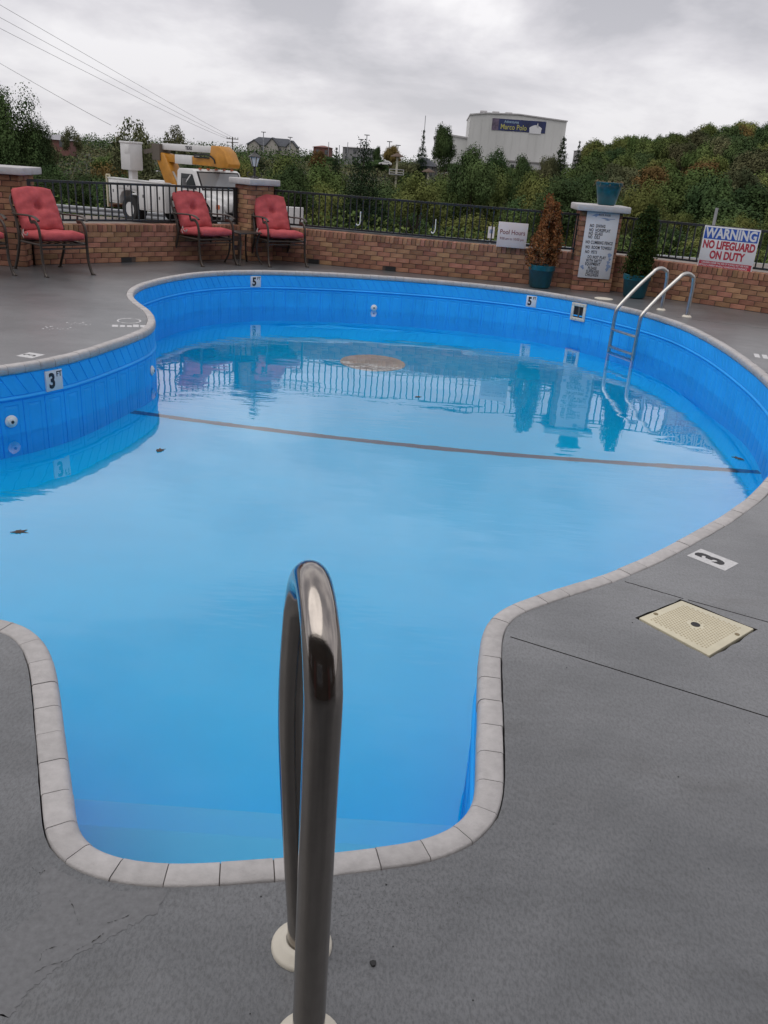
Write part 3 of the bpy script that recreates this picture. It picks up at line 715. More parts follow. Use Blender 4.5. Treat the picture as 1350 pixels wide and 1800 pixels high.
# J hooks on the middle fence
dB = (Vector(B1)-Vector(B0)); LB_ = dB.length; angB = atan2(dB.y, dB.x)
for i, x in enumerate((1.42, 2.58)):
    p = Vector(B0)+dB.normalized()*x
    o = MB().tube(curve3([(0, 0, .20), (0, 0, .12), (0, 0, .05), (-.012, 0, .012), (-.04, 0, 0), (-.06, 0, .022)], 5), 0.008, 8).build('pole_hook', WHITEP, smooth=True)
    o.location = (p.x+.01, p.y+.06, .62-i*.02); o.rotation_euler = (0, 0, angB)
    tag(o, ['white J shaped hook on the fence nearer the lantern pillar', 'white J shaped hook on the fence nearer the pool hours sign'][i], 'hook', 'white pole hooks on the fence')

# lantern on the middle pillar
lt = thing('lantern', 'black lantern with frosted panes on the brick pillar', 'lantern', (PMc[0]+.0, PMc[1], 16*CH+.09)); lt.scale = (.80, .80, .74)
MB().lathe([(0.085, 0), (0.085, .012), (.05, .03), (.022, .05), (.020, .15), (.034, .165), (.020, .18), (.020, .21), (.05, .225)], 16).build('stand', IRON, lt, smooth=True)
FROST = mat('frosted glass', (0.62, 0.64, 0.64), 0.35)
MB().lathe([(.048, .23), (.098, .40)], 6).build('panes', FROST, lt)
mb = MB()
for k in range(6):
    a = k*pi/3; mb.bar((.05*cos(a), .05*sin(a), .225), (.102*cos(a), .102*sin(a), .41), .012)
mb.build('frame_bars', IRON, lt)
MB().lathe([(.125, .40), (.125, .412), (.07, .455), (.03, .475), (.018, .50), (.0, .52)], 6).build('roof', IRON, lt)
mb = MB()
for sx in (-1, 1): mb.tube(curve3([(sx*.03, 0, .05), (sx*.11, 0, .03), (sx*.14, 0, .09), (sx*.09, 0, .12)], 5), .008, 6)
mb.build('scroll', IRON, lt)

# ------------------------------------------------------------------ signs
def board(name, label, cat, p, X, Y_, w, h, th, m_, back=None):
    X = Vector(X).normalized(); Y_ = Vector(Y_); Y_ = (Y_-X*Y_.dot(X)).normalized(); Z = X.cross(Y_)
    e_ = thing(name, label, cat); e_.matrix_world = Matrix(((X.x, Y_.x, Z.x, p[0]), (X.y, Y_.y, Z.y, p[1]), (X.z, Y_.z, Z.z, p[2]), (0, 0, 0, 1)))
    MB().box(-w/2, w/2, -h/2, h/2, -th, 0).build('panel', m_, e_, bevel=0.002); return e_
def rect(e_, x0, x1, y0, y1, m_, z=0.0008, name='print_band'):
    mb = MB(); mb.box(x0, x1, y0, y1, -.001, z); return mb.build(name, m_, e_)
rs = board('rules_sign', 'tall white rules board on the right brick pillar', 'sign', (2.775, 12.375, 0.635), (1, -.052, 0), (0, 0, 1), 0.455, 0.90, 0.008, SIGNW)
lines = ['NO  DIVING', 'NO  HORSEPLAY', 'NO  GLASS', 'NO  OILS', 'NO CLIMBING FENCE', 'NO  ROOM TOWELS', 'NO  PETS', 'DO NOT PLAY', 'WITH SAFTY', 'EQUIPMENT', 'PLEASE', 'SUPERVISE', 'CHILDREN']
ys = [.262, .206, .158, .110, .040, -.028, -.092, -.160, -.210, -.256, -.312, -.360, -.406]; xs = [-.165, -.165, -.165, -.165, -.19, -.18, -.175, -.13, -.145, -.15, -.10, -.12, -.125]
for t_, y_, x_ in zip(lines, ys, xs): text(t_, 0.058, INKK, rs, x_, y_, .001, .62, .0016, 'LEFT', spacing=1.12)
text('POOL RULES', 0.034, INKK, rs, .02, .412, .001, .85, .0008)
mb = MB(); mb.prism([(-.16, .39), (-.10, .425), (-.06, .42), (-.03, .405), (-.075, .40), (-.10, .375), (-.11, .392)], -.001, .0009); mb.prism([(-.03, .372), (.03, .378), (.10, .368), (.17, .372), (.17, .364), (.06, .358), (.0, .366)], -.001, .0009); mb.prism([(.02, .352), (.07, .358), (.11, .35), (.07, .342)], -.001, .0009)
mb.build('wave_print', INKBG, rs)
mb = MB()
for cx_, cy_, r_ in ((.175, -.12, .028), (.185, -.175, .018), (.172, -.22, .022), (.18, -.275, .03), (.168, -.32, .02), (-.185, -.30, .022), (-.17, -.322, .014)):
    MB().prism([(cx_+r_*cos(q)*(1+.35*sin(3*q+cx_*40)), cy_+r_*1.1*sin(q)) for q in [k*pi/7 for k in range(14)]], -.001, .0009).build('flower_print', INKBG, rs)
ph = board('pool_hours_sign', 'pinkish white Pool Hours sign standing on the brick wall', 'sign', (1.575, 12.685, .675), (dB.x, dB.y, 0), (0, .06, 1), .43, .345, .006, SIGNP)
text('Pool Hours', .092, INKDR, ph, 0, .035, .001, .86, .001); text('9:00 am to 10:00 pm', .050, INKDR, ph, 0, -.055, .001, .84, .0002)
dC = Vector(C1)-Vector(C0); 
pw = Vector(C0)+dC.normalized()*1.64
ws = board('warning_sign', 'blue red and white warning sign hung on the right fence', 'sign', (pw.x+.02, pw.y+.04, .755), (dC.x, dC.y, 0), (0, .02, 1), .73, .545, .006, SIGNW)
rect(ws, -.352, .352, .105, .255, INKB); text('WARNING', .175, SIGNW, ws, 0, .178, .0016, .79, .006)
text('NO LIFEGUARD', .140, INKR, ws, 0, .032, .001, .695, .006); text('ON DUTY', .140, INKR, ws, 0, -.098, .001, .715, .006)
rect(ws, -.348, .348, -.255, -.178, INKR)
text('CHILDREN UNDER THE AGE OF 14 SHALL NOT USE POOL', .034, SIGNW, ws, 0, -.200, .0016, .71, .0004); text('WITHOUT A PARENT OR ADULT GUARDIAN IN ATTENDANCE', .034, SIGNW, ws, -.02, -.236, .0016, .66, .0004)

# ------------------------------------------------------------------ potted shrubs
def quads_mesh(name, cen, nor, size, asp, rg, m_):
    n_ = len(cen); nor = nor/np.maximum(1e-9, np.linalg.norm(nor, axis=1))[:, None]
    t_ = rg.normal(size=(n_, 3)); a_ = np.cross(nor, t_); a_ /= np.maximum(1e-9, np.linalg.norm(a_, axis=1))[:, None]; b_ = np.cross(nor, a_)
    s_ = (size*(0.65+0.7*rg.random(n_)))[:, None] if np.ndim(size) == 0 else (size*(0.65+0.7*rg.random(n_)))[:, None]
    a_ = a_*s_*asp; b_ = b_*s_; k_ = nor*s_*0.25*rg.normal(size=(n_, 1))
    V = np.stack([cen-a_, cen-b_*0.8+k_, cen+a_, cen+b_*0.8+k_], 1).reshape(-1, 3)
    me_ = bpy.data.meshes.new(name); me_.vertices.add(4*n_); me_.vertices.foreach_set('co', V.astype(np.float32).ravel())
    me_.loops.add(4*n_); me_.loops.foreach_set('vertex_index', np.arange(4*n_, dtype=np.int32))
    me_.polygons.add(n_); me_.polygons.foreach_set('loop_start', np.arange(0, 4*n_, 4, dtype=np.int32))
    me_.update(calc_edges=True); me_.materials.append(m_); return me_
def potted(x, y, label, grp, leaf_m, h_, r_, seed, n_, lean=0.0, pot_r=.19):
    e_ = thing('potted_shrub', label, 'potted plant', (x, y, 0), 0, grp); rg = np.random.default_rng(seed)
    MB().lathe([(.125, 0), (.15, .02), (pot_r*.93, .24), (pot_r, .25), (pot_r, .315), (pot_r*.92, .32), (pot_r*.88, .28), (.0, .28)], 28).build('pot', TEAL, e_, smooth=True, angle=50)
    MB().lathe([(pot_r*.87, .27), (pot_r*.5, .295), (0, .30)], 20).build('soil', SOIL, e_)
    MB().tube([(0, 0, .25), (.01, 0, .5), (lean*.5, 0, .3+h_*.8)], [.02, .016, .006], 8).build('stem', BARK, e_)
    # upright sprays grouped in tongues of uneven length
    cs = []; ns = []
    for k in range(84):
        a = rg.random()*2*pi; hb = .30+.72*h_*rg.random()**1.25; rb = r_*(1.0-.80*((hb-.3)/h_)**1.5)*(.15+.85*rg.random()**.6)
        ln = h_*(.20+.16*rg.random()); top = min(hb+ln, .3+h_)
        m_ = max(6, int(n_/84)); tt = rg.random(m_)
        px = np.cos(a)*rb*(1-.30*tt)+rg.normal(size=m_)*.030*(1-tt*.6); py = np.sin(a)*rb*(1-.30*tt)+rg.normal(size=m_)*.030*(1-tt*.6)
        pz = hb-.04+(top-hb)*tt
        cs.append(np.stack([px+lean*(pz-.3), py, pz], 1)); nn = rg.normal(size=(m_, 3)); nn[:, 2] *= .35; nn[:, 0] += np.cos(a)*.5; nn[:, 1] += np.sin(a)*.5; ns.append(nn)
    me_ = quads_mesh('foliage', np.concatenate(cs), np.concatenate(ns), .0125, 1.5, rg, leaf_m); link('foliage', me_, e_); return e_
DEADM = leafmat('dead conifer sprays', (0.125, 0.056, 0.022), (0.33, 0.15, 0.06), .1, 9)
LIVEM = leafmat('arborvitae sprays', (0.014, 0.026, 0.008), (0.045, 0.065, 0.018), .1, 8)
potted(2.02, 12.40, 'brown dead conifer in a teal pot beside the pool hours sign', 'potted conifers beside the rules pillar', DEADM, 1.02, .26, 4, 7000, .03)
potted(3.30, 12.02, 'dark green conifer in a teal pot behind the ladder', 'potted conifers beside the rules pillar', LIVEM, .98, .23, 9, 7000, .02)
ep = thing('empty_pot', 'teal pot with dry stems standing on the rules pillar', 'pot', (PRc[0]+.06, PRc[1]-.08, 16*CH+.0905))
MB().lathe([(.105, 0), (.125, .015), (.165, .20), (.178, .255), (.185, .26), (.190, .30), (.178, .302), (.165, .25), (0, .24)], 28).build('pot', TEAL, ep, smooth=True, angle=50)
mb = MB(); rg = random.Random(2)
for k in range(26):
    a = rg.uniform(0, 2*pi); r_ = .15; x0, y0 = r_*cos(a), r_*sin(a); q = rg.uniform(1.15, 1.5)
    mb.tube(curve3([(x0*.8, y0*.8, .25), (x0*1.1, y0*1.1, .31+rg.uniform(0, .02)), (x0*q, y0*q, .28+rg.uniform(-.05, .03))], 3), .0028, 4)
mb.build('dry_stems', mat('dry straw', (0.22, 0.15, 0.08), .9), ep)

# ------------------------------------------------------------------ chairs and side table
def cushion(w, h, T, dimples, name, parent, Mx, seed, arch=0.0):
    U, V_ = 26, 30; vs = []; fs = []; rg = random.Random(seed)
    def th(u, v):
        e_ = max(0, 1-abs(u)**5)**.5*max(0, 1-abs(v)**6)**.5; t_ = T*(.30+.70*e_)
        for du, dv, dd in dimples:
            r2 = ((u-du)*w/2)**2+((v-dv)*h/2)**2; t_ -= dd*exp(-r2/.0026)
            an = atan2((v-dv)*h, (u-du)*w); t_ -= dd*.34*max(0, cos(an*2.5+.9))**14*exp(-sqrt(r2)/.13)
        t_ += .003*sin(u*9+v*4)+.003*sin(v*13-u*5)-.007*exp(-((v+.42+.06*sin(u*4))/.05)**2)
        return t_
    for sgn in (1, -1):
        for j in range(V_+1):
            for i in range(U+1):
                u = -1+2*i/U; v = -1+2*j/V_; u = sin(u*pi/2)*.35+u*.65; v = sin(v*pi/2)*.35+v*.65
                yy = v*h/2; xx = u*w/2
                if arch and v > .4: yy += arch*(1-u*u)*(v-.4)/.6; xx *= 1-.07*((v-.4)/.6)**2
                rc = .045; cxn = w/2-rc; cyn = h/2-rc
                if abs(xx) > cxn and abs(yy) > cyn and not (arch and v > 0):
                    dx, dy = abs(xx)-cxn, abs(yy)-cyn; q = hypot(dx, dy)
                    if q > rc: xx = math.copysign(cxn+dx/q*rc, xx); yy = math.copysign(cyn+dy/q*rc, yy)
                vs.append((xx, yy, sgn*th(u, v)*(1 if sgn > 0 else .6)))
    n_ = (U+1)*(V_+1)
    for j in range(V_):
        for i in range(U):
            a = j*(U+1)+i; fs.append((a, a+1, a+U+2, a+U+1)); fs.append((n_+a, n_+a+U+1, n_+a+U+2, n_+a+1))
    for i in range(U): fs.append((i, n_+i, n_+i+1, i+1)); a = V_*(U+1)+i; fs.append((a, a+1, n_+a+1, n_+a))
    for j in range(V_): a = j*(U+1); fs.append((a, a+U+1, n_+a+U+1, n_+a)); a += U; fs.append((a, n_+a, n_+a+U+1, a+U+1))
    mb = MB(Mx); mb.add(vs, fs); return mb.build(name, CUSHION, parent, smooth=True, angle=80)
def make_chair(label):
    c_ = thing('patio_chair', label, 'chair', group='red cushioned patio chairs')
    rec = radians(27)
    Ms = Matrix.Translation((.02, 0, .425)) @ Matrix.Rotation(radians(-3), 4, 'Y') @ Matrix(((0, 1, 0, 0), (1, 0, 0, 0), (0, 0, 1, 0), (0, 0, 0, 1)))
    cushion(.54, .56, .074, [(0, -.1, .014)], 'seat_cushion', c_, Ms, 1)
    bx = Vector((-.24, 0, .45)); upb = Vector((-sin(rec), 0, cos(rec))); nb = Vector((cos(rec), 0, sin(rec))); ctr = bx+upb*.255+nb*.035
    Mb = Matrix(((0, upb.x, nb.x, ctr.x), (1, upb.y, nb.y, ctr.y), (0, upb.z, nb.z, ctr.z), (0, 0, 0, 1)))
    cushion(.52, .52, .085, [(0, .12, .080)], 'back_cushion', c_, Mb, 2, .035)
    MB().lathe([(.014, 0), (.012, .008), (0, .011)], 12).build('tuft_button', CUSHION, c_).matrix_local = Mb @ Matrix.Translation((0, .032, .004))
    for s in (-1, 1):
        y = s*.295
        mb = MB(); mb.tube(curve3([(.36, y*1.03, .0), (.315, y*1.02, .045), (.275, y, .16), (.262, y, .34), (.262, y, .47), (.235, y, .56), (.17, y, .605), (.08, y, .60)], 5), .0205, 8, .75); mb.box(.325, .385, y*1.03-.018, y*1.03+.018, 0, .01)
        mb.build('leg', BRONZE, c_, smooth=True)
        mb = MB(); mb.tube(curve3([(-.44, y*1.02, 0), (-.395, y, .07), (-.32, y, .20), (-.265, y, .34), (-.255, y, .44), (-.30, y*.97, .58), (-.37, y*.94, .72)], 5), .0205, 8, .75); mb.box(-.465, -.41, y*1.02-.018, y*1.02+.018, 0, .01)
        mb.build('leg', BRONZE, c_, smooth=True)
        mb = MB(); mb.tube(curve3([(-.36, y*1.0, .665), (-.24, y*1.03, .662), (-.08, y*1.06, .668), (.08, y*1.06, .672), (.20, y*1.05, .662), (.28, y*1.04, .628)], 5), [.021]*26, 8, .55, (0, 1, 0)); mb.bar((.07, y, .60), (.07, y*1.04, .665), .018)
        mb.build('armrest', BRONZE, c_, smooth=True)
    mb = MB(); mb.tube([(.25, -.295, .355), (.25, .295, .355)], .014, 8).tube([(-.25, -.295, .355), (-.25, .295, .355)], .014, 8)
    for s in (-1, 1): mb.tube([(.25, s*.285, .355), (-.25, s*.285, .355)], .014, 8)
    for k in range(5): mb.bar((.25, -.2+k*.1, .352), (-.25, -.2+k*.1, .352), .03, .006)
    mb.tube([(.26, -.29, .31), (.26, .29, .31)], .009, 6)
    mb.build('seat_frame', BRONZE, c_, smooth=True)
    mb = MB(); bb = lambda y, t: Vector((0, y, 0))+bx+upb*t-nb*.02
    mb.tube(curve3([bb(-.27, 0), bb(-.275, .3), bb(-.26, .44), bb(-.17, .515), bb(0, .53), bb(.17, .515), bb(.26, .44), bb(.275, .3), bb(.27, 0)], 5), .014, 8)
    for t in (.08, .2, .32, .44): mb.bar(bb(-.26, t), bb(.26, t), .008, .03)
    mb.build('back_frame', BRONZE, c_, smooth=True)
    mb = MB(); mb.tube(curve3([(-.12, -.30, .50), (-.07, -.325, .455), (-.02, -.315, .44), (.0, -.31, .47)], 4), .009, 6, .4).tube(curve3([(-.12, -.30, .50), (-.11, -.325, .45), (-.09, -.32, .41)], 4), .008, 6, .4)
    mb.build('tie_ribbon', mat('pale ribbon', (.50, .42, .40), .8), c_, smooth=True)
    return c_
ch = make_chair('leftmost full red chair in front of the big left pillar')
ch.location = (-4.27, 10.46, 0); ch.rotation_euler.z = radians(-40)
for (x, y, a, lab) in ((-2.86, 12.47, -42, 'red chair left of the side table in front of the truck'), (-1.86, 12.97, -58, 'red chair right of the side table below the lantern pillar'), (-5.02, 9.93, -38, 'red chair cut off by the left picture edge')):
    k = copy_tree(ch); k.location = (x, y, 0); k.rotation_euler.z = radians(a); k['label'] = lab
tb = thing('side_table', 'small dark metal side table between two red chairs', 'table', (-2.36, 12.72, 0), radians(45))
MB().box(-.20, .20, -.20, .20, .435, .455).build('table_top', BRONZE, tb, bevel=.006)
for sx in (-1, 1):
    for sy in (-1, 1): MB().tube(curve3([(sx*.20, sy*.20, 0), (sx*.155, sy*.155, .12), (sx*.14, sy*.14, .30), (sx*.17, sy*.17, .44)], 4), .014, 8).build('leg', BRONZE, tb, smooth=True)

#PART2
# ------------------------------------------------------------------ terrain beyond the wall
def sstep(a, b_, x):
    t = min(1, max(0, (x-a)/(b_-a))); return t*t*(3-2*t)
def terrain(x, y):
    z = -1.0-0.10*sstep(26, 33, y)*1.0-0.75*sstep(33.5, 37, y)
    z -= 2.6*sstep(38.5, 50, y)+4.2*sstep(48, 85, y)
    u = x/max(y, 1)
    left = 8.0*sstep(95, 190, y)+2.2*sstep(200, 340, y)+.8*sstep(300, 420, y)
    hill = (15.8*sstep(62, 215, y)+2.0*sstep(200, 330, y))*sstep(.13, .40, u)+8.0*sstep(100, 200, y)*(1-sstep(.13, .40, u))+2.0*sstep(190, 300, y)*(1-sstep(.13, .4, u))
    t_ = sstep(.08, .16, u)
    return z+left*(1-t_)+hill*t_
vs = []; fs = []; NX, NY = 90, 110
ysr = [-60+74*i/20 for i in range(20)]+[13.6]+[14+ (i/(NY-20))**1.9*900 for i in range(NY-19)]
for y in ysr:
    wd_ = 60+max(0, y)*.9
    for i in range(NX+1):
        x = -wd_+2*wd_*i/NX; vs.append((x, y, terrain(x, y) if y > 13.7 else -2.3))
for j in range(len(ysr)-1):
    for i in range(NX): a = j*(NX+1)+i; fs.append((a, a+1, a+NX+2, a+NX+1))
mb = MB(); mb.add(vs, fs)
TERR = mat('rough grass slope', (0.018, 0.024, 0.011), 0.95, col2=(0.040, 0.043, 0.020), scale=.6, bump=.8, bscale=3, dist=.2)
tag(mb.build('ground', TERR, smooth=True), None, None, None, 'structure')
ROADM = mat('worn beige asphalt', (0.17, 0.145, 0.13), 0.9, var=.18, scale=1.2, bump=.3, bscale=30)
vs = []; fs = []
for j in range(30):
    y = 14.2+22.0*j/29
    for i in range(41): x = -40+2*i; vs.append((x, y, terrain(x, y)+.03))
for j in range(29):
    for i in range(40): a = j*41+i; fs.append((a, a+1, a+42, a+41))
mb = MB(); mb.add(vs, fs); tag(mb.build('road', ROADM, smooth=True), None, None, None, 'structure')

# guard rail
GALV = mat('dull galvanised steel', (0.30, 0.31, 0.33), 0.5, .35, var=.12, scale=2)
GX0, GX1, GY = -24.0, 23.0, 37.2
def gz(x): return -0.98-0.0115*(x+15)
gr = thing('guard_rail', 'long grey steel guard rail along the road below the pool', 'guard rail', (0, GY, 0))
prof = [(0, .31), (.05, .28), (.05, .22), (0, .17), (0, .14), (.05, .09), (.05, .03), (0, 0)]
kk = 12; wv = (GX1-GX0)/kk
for i in range(kk):
    xa, xb = GX0+i*wv, GX0+(i+1)*wv-.02; vs = [(xa, -a, gz(xa)-.31+z) for a, z in prof]+[(xb, -a, gz(xb)-.31+z) for a, z in prof]
    mb = MB(); mb.add(vs, [(j, j+8, j+9, j+1) for j in range(7)]); mb.build('beam', GALV, gr)
    MB().box(xa-.05, xa+.05, .01, .13, gz(xa)-1.2, gz(xa)-.0).build('post', GALV, gr)

# ------------------------------------------------------------------ bucket truck
TW = mat('white truck paint', (0.56, 0.56, 0.56), .38, var=.07, scale=1.5)
TY = mat('ochre yellow paint', (0.42, 0.185, 0.018), .45, var=.22, scale=2.5)
TG = mat('dark cab glass', (0.03, 0.035, 0.04), .08, spec=.8)
TB = mat('tyre rubber', (0.014, 0.014, 0.015), .85)
TGR = mat('truck trim grey', (0.12, 0.12, 0.125), .6)
TR = mat('amber lamp', (0.42, 0.10, 0.03), .4)
WSH = mat('grey windscreen glass', (0.20, 0.21, 0.22), .06, spec=.9)
tang = radians(-38)
tr = thing('bucket_truck', 'white utility bucket truck with folded ochre boom beyond the fence', 'truck', (-9.42, 32.9, -1.10), tang)
# local: x forward, -y is the side the camera sees
def tp(name, mb, m_, parent=None, **k): return mb.build(name, m_, parent or tr, **k)
NSD, FSD = -1.15, 1.15
tp('chassis', MB().box(-1.2, 5.0, -.45, .45, .42, .62), TGR)
mb = MB(); mb.sideprism([(-1.25, .62), (-.62, .62), (-.58, .86), (-.42, 1.04), (-.15, 1.12), (.15, 1.12), (.42, 1.04), (.58, .86), (.62, .50), (2.15, .50), (2.15, 1.46), (-1.25, 1.46)], NSD, NSD+.5)
body = tp('utility_body', mb, TW, bevel=.02)
tp('utility_body', MB().box(-1.25, 2.15, .65, FSD, .55, 1.46), TW, bevel=.02)
tp('bed_floor', MB().box(-1.25, 2.15, -.66, .66, .70, .95), TW)
for x0, x1, z0, z1 in ((-1.2, -.66, .70, 1.40), (-.60, .60, 1.16, 1.42), (.68, 1.10, .56, 1.40), (1.13, 1.58, .56, 1.40), (1.61, 2.10, .56, 1.40)):
    d_ = tp('locker_door', MB().box(x0, x1, NSD-.018, NSD+.004, z0, z1), TW, bevel=.008)
    MB().box((x0+x1)/2-.03, (x0+x1)/2+.03, NSD-.028, NSD-.016, (z0+z1)/2-.05, (z0+z1)/2+.05).build('latch', TGR, d_)
tp('lid_rail', MB().box(-1.27, 2.16, NSD-.02, NSD+.28, 1.462, 1.50), TW)
tp('rear_step', MB().box(-1.55, -1.26, -1.0, 1.0, .45, .55), mat('rusty step', (.16, .07, .04), .8))
mb = MB(); mb.bar((-1.42, NSD+.05, .45), (-1.42, NSD+.05, 1.58), .05).bar((-1.42, NSD+.05, 1.58), (-1.22, NSD+.05, 1.58), .05).bar((-1.22, NSD+.05, 1.58), (-1.22, NSD+.05, 1.40), .05)
tp('grab_bar', mb, mat('cream bar', (.5, .46, .33), .6))
# cab
mb = MB(); mb.sideprism([(2.62, .62), (4.06, .62), (4.06, 1.26), (3.92, 1.40), (3.60, 1.97), (3.48, 2.03), (2.78, 2.03), (2.67, 1.96), (2.62, 1.30)], -1.0, 1.0)
tp('cab', mb, TW, bevel=.035)
mb = MB(); mb.sideprism([(2.86, 1.40), (3.72, 1.40), (3.50, 1.87), (2.90, 1.87)], -1.012, -.99); sw = tp('side_window', mb, TG)
tp('door', MB().box(2.82, 3.82, -1.016, -.995, .66, 1.33), TW, bevel=.01)
mb = MB(); mb.bar((3.30, -1.02, 1.40), (3.38, -1.25, 1.55), .025).bar((3.38, -1.25, 1.55), (3.42, -1.02, 1.84), .025); mi = tp('mirror', mb, TW); MB().box(3.35, 3.40, -1.32, -1.18, 1.42, 1.72).build('mirror_head', TGR, mi)
mb = MB(); mb.add([(3.935, -.96, 1.38), (3.935, .96, 1.38), (3.60, .92, 1.965), (3.60, -.92, 1.965)], [(0, 1, 2, 3)]); mb.v = [(x+.010, y, z+.006) for x, y, z in mb.v]; gk = tp('windscreen_gasket', mb, TB)
mb = MB(); mb.add([(3.915, -.90, 1.42), (3.915, .90, 1.42), (3.625, .86, 1.92), (3.625, -.86, 1.92)], [(0, 1, 2, 3)]); mb.v = [(x+.018, y, z+.011) for x, y, z in mb.v]; mb.build('windscreen', WSH, gk)
for k in range(5): tp('roof_lamp', MB().box(3.50, 3.57, -.7+k*.35-.04, -.7+k*.35+.04, 2.025, 2.075), TR)
# hood, fenders, grille
mb = MB(); mb.sideprism([(4.04, .75), (5.00, .75), (5.05, 1.05), (4.95, 1.20), (4.04, 1.34)], -.82, .82); tp('hood', mb, TW, bevel=.05)
for s in (-1, 1):
    mb = MB(); mb.sideprism([(3.58, .66), (3.66, .66), (3.72, .86), (3.90, 1.02), (4.12, 1.06), (4.36, 1.02), (4.52, .88), (4.58, .62), (5.02, .62), (5.02, .98), (4.80, 1.12), (4.2, 1.17), (3.58, 1.16)], s*.80 if s > 0 else -1.12, 1.12 if s > 0 else -.80); tp('fender', mb, TW, bevel=.03)
tp('grille', MB().box(5.0, 5.06, -.55, .55, .72, 1.08), TGR)
for k in range(9): tp('grille_bar', MB().box(5.055, 5.075, -.52+k*.13-.035, -.52+k*.13+.035, .74, 1.06), TW)
for s in (-1, 1):
    tp('headlight', MB(Matrix.Translation((5.02, s*.80, .86)) @ Matrix.Rotation(pi/2, 4, 'Y')).lathe([(.11, 0), (.11, .04), (.085, .055), (0, .06)], 16), mat('lamp lens', (.4, .4, .4), .15), smooth=True)
    tp('turn_signal', MB().box(4.86, 5.03, s*1.125-.01, s*1.125+.01, .86, 1.0), TR)
tp('front_bumper', MB().box(5.05, 5.25, -1.1, 1.1, .40, .62), TGR, bevel=.02)
def wheel(x, y, w_, r_=.475):
    s = -1 if y < 0 else 1
    Mw = Matrix.Translation((x, y, r_)) @ Matrix.Rotation(-s*pi/2, 4, 'X')
    wh = tp('wheel', MB(Mw).lathe([(r_*.5, -w_/2), (r_*.92, -w_/2), (r_, -w_*.36), (r_, w_*.36), (r_*.92, w_/2), (r_*.62, w_*.52), (r_*.5, w_*.44)], 28), TB, smooth=True)
    MB(Mw).lathe([(r_*.52, w_*.46), (r_*.48, w_*.45), (r_*.42, w_*.16), (r_*.2, w_*.06), (r_*.18, w_*.32), (0, w_*.32)], 24).build('rim', TW, wh, smooth=True)
wheel(0, -.92, .46); wheel(0, .92, .46); wheel(4.12, -.96, .28); wheel(4.12, .96, .28)
# boom
tp('turret', MB().lathe([(.42, .95), (.42, 1.25), (.30, 1.35)], 16, (1.25, .05, 0)), TY)
mb = MB(); mb.sideprism([(1.0, 1.25), (1.62, 1.25), (1.48, 1.55), (.86, 2.44), (.45, 2.50), (.40, 2.28)], -.20, .28); tp('boom_base', mb, TY, bevel=.03)
mb = MB(); mb.bar((1.75, -.1, 1.2), (1.05, -.1, 2.05), .09).bar((2.1, -.25, 1.3), (2.1, -.25, 1.75), .05).bar((2.1, -.25, 1.75), (1.75, -.2, 2.0), .04); tp('lift_cylinder', mb, mat('hydraulic grey', (.4, .37, .33), .4, .4))
mb = MB(); mb.bar((.55, .02, 2.30), (3.85, .02, 2.27), .28, .26); tp('lower_boom', mb, TY, bevel=.02)
tp('boom_insulator', MB().box(1.45, 2.40, -.155, .195, 2.14, 2.44), TW, bevel=.01)
mb = MB(); mb.bar((.6, .02, 2.67), (3.75, .02, 2.67), .26, .22); ub = tp('upper_boom', mb, TW, bevel=.02)
text('TIDES', .16, INKK, ub, 2.2, -.118, 2.67, .9, .004).rotation_euler = (pi/2, 0, 0)
mb = MB(); mb.sideprism([(3.55, 2.80), (3.95, 2.80), (4.25, 2.62), (4.48, 2.26), (4.42, 2.13), (3.95, 2.11), (3.55, 2.16), (3.45, 2.42), (3.50, 2.56)], -.24, .28); tp('boom_elbow', mb, TY, bevel=.03)
mb = MB(); mb.tube(curve3([(2.6, -.19, 2.46), (3.0, -.22, 2.50), (3.4, -.25, 2.50), (3.7, -.25, 2.38), (3.78, -.25, 2.24)], 5), .03, 6).bar((2.6, -.19, 2.40), (3.5, -.19, 2.40), .05); tp('boom_hose', mb, TB)
mb = MB(); mb.bar((.62, .0, 2.6), (-.05, -.35, 2.45), .14).box(.25, .7, -.25, .25, 2.2, 2.75); tp('boom_tip', mb, mat('greasy metal', (.10, .085, .07), .7))
bk = tp('bucket', MB().box(-.62, -.04, -1.0, -.44, 1.80, 2.74), TW, bevel=.04); MB().box(-.64, -.02, -1.02, -.42, 2.69, 2.76).build('bucket_rim', TW, bk, bevel=.02)
mb = MB(); mb.box(-.33, -.06, -1.012, -.995, 2.36, 2.64); mb.build('bucket_step', TW, bk, bevel=.005)
tp('bucket_rest', MB().box(-.42, -.2, -.82, -.58, 1.3, 1.80), TW)

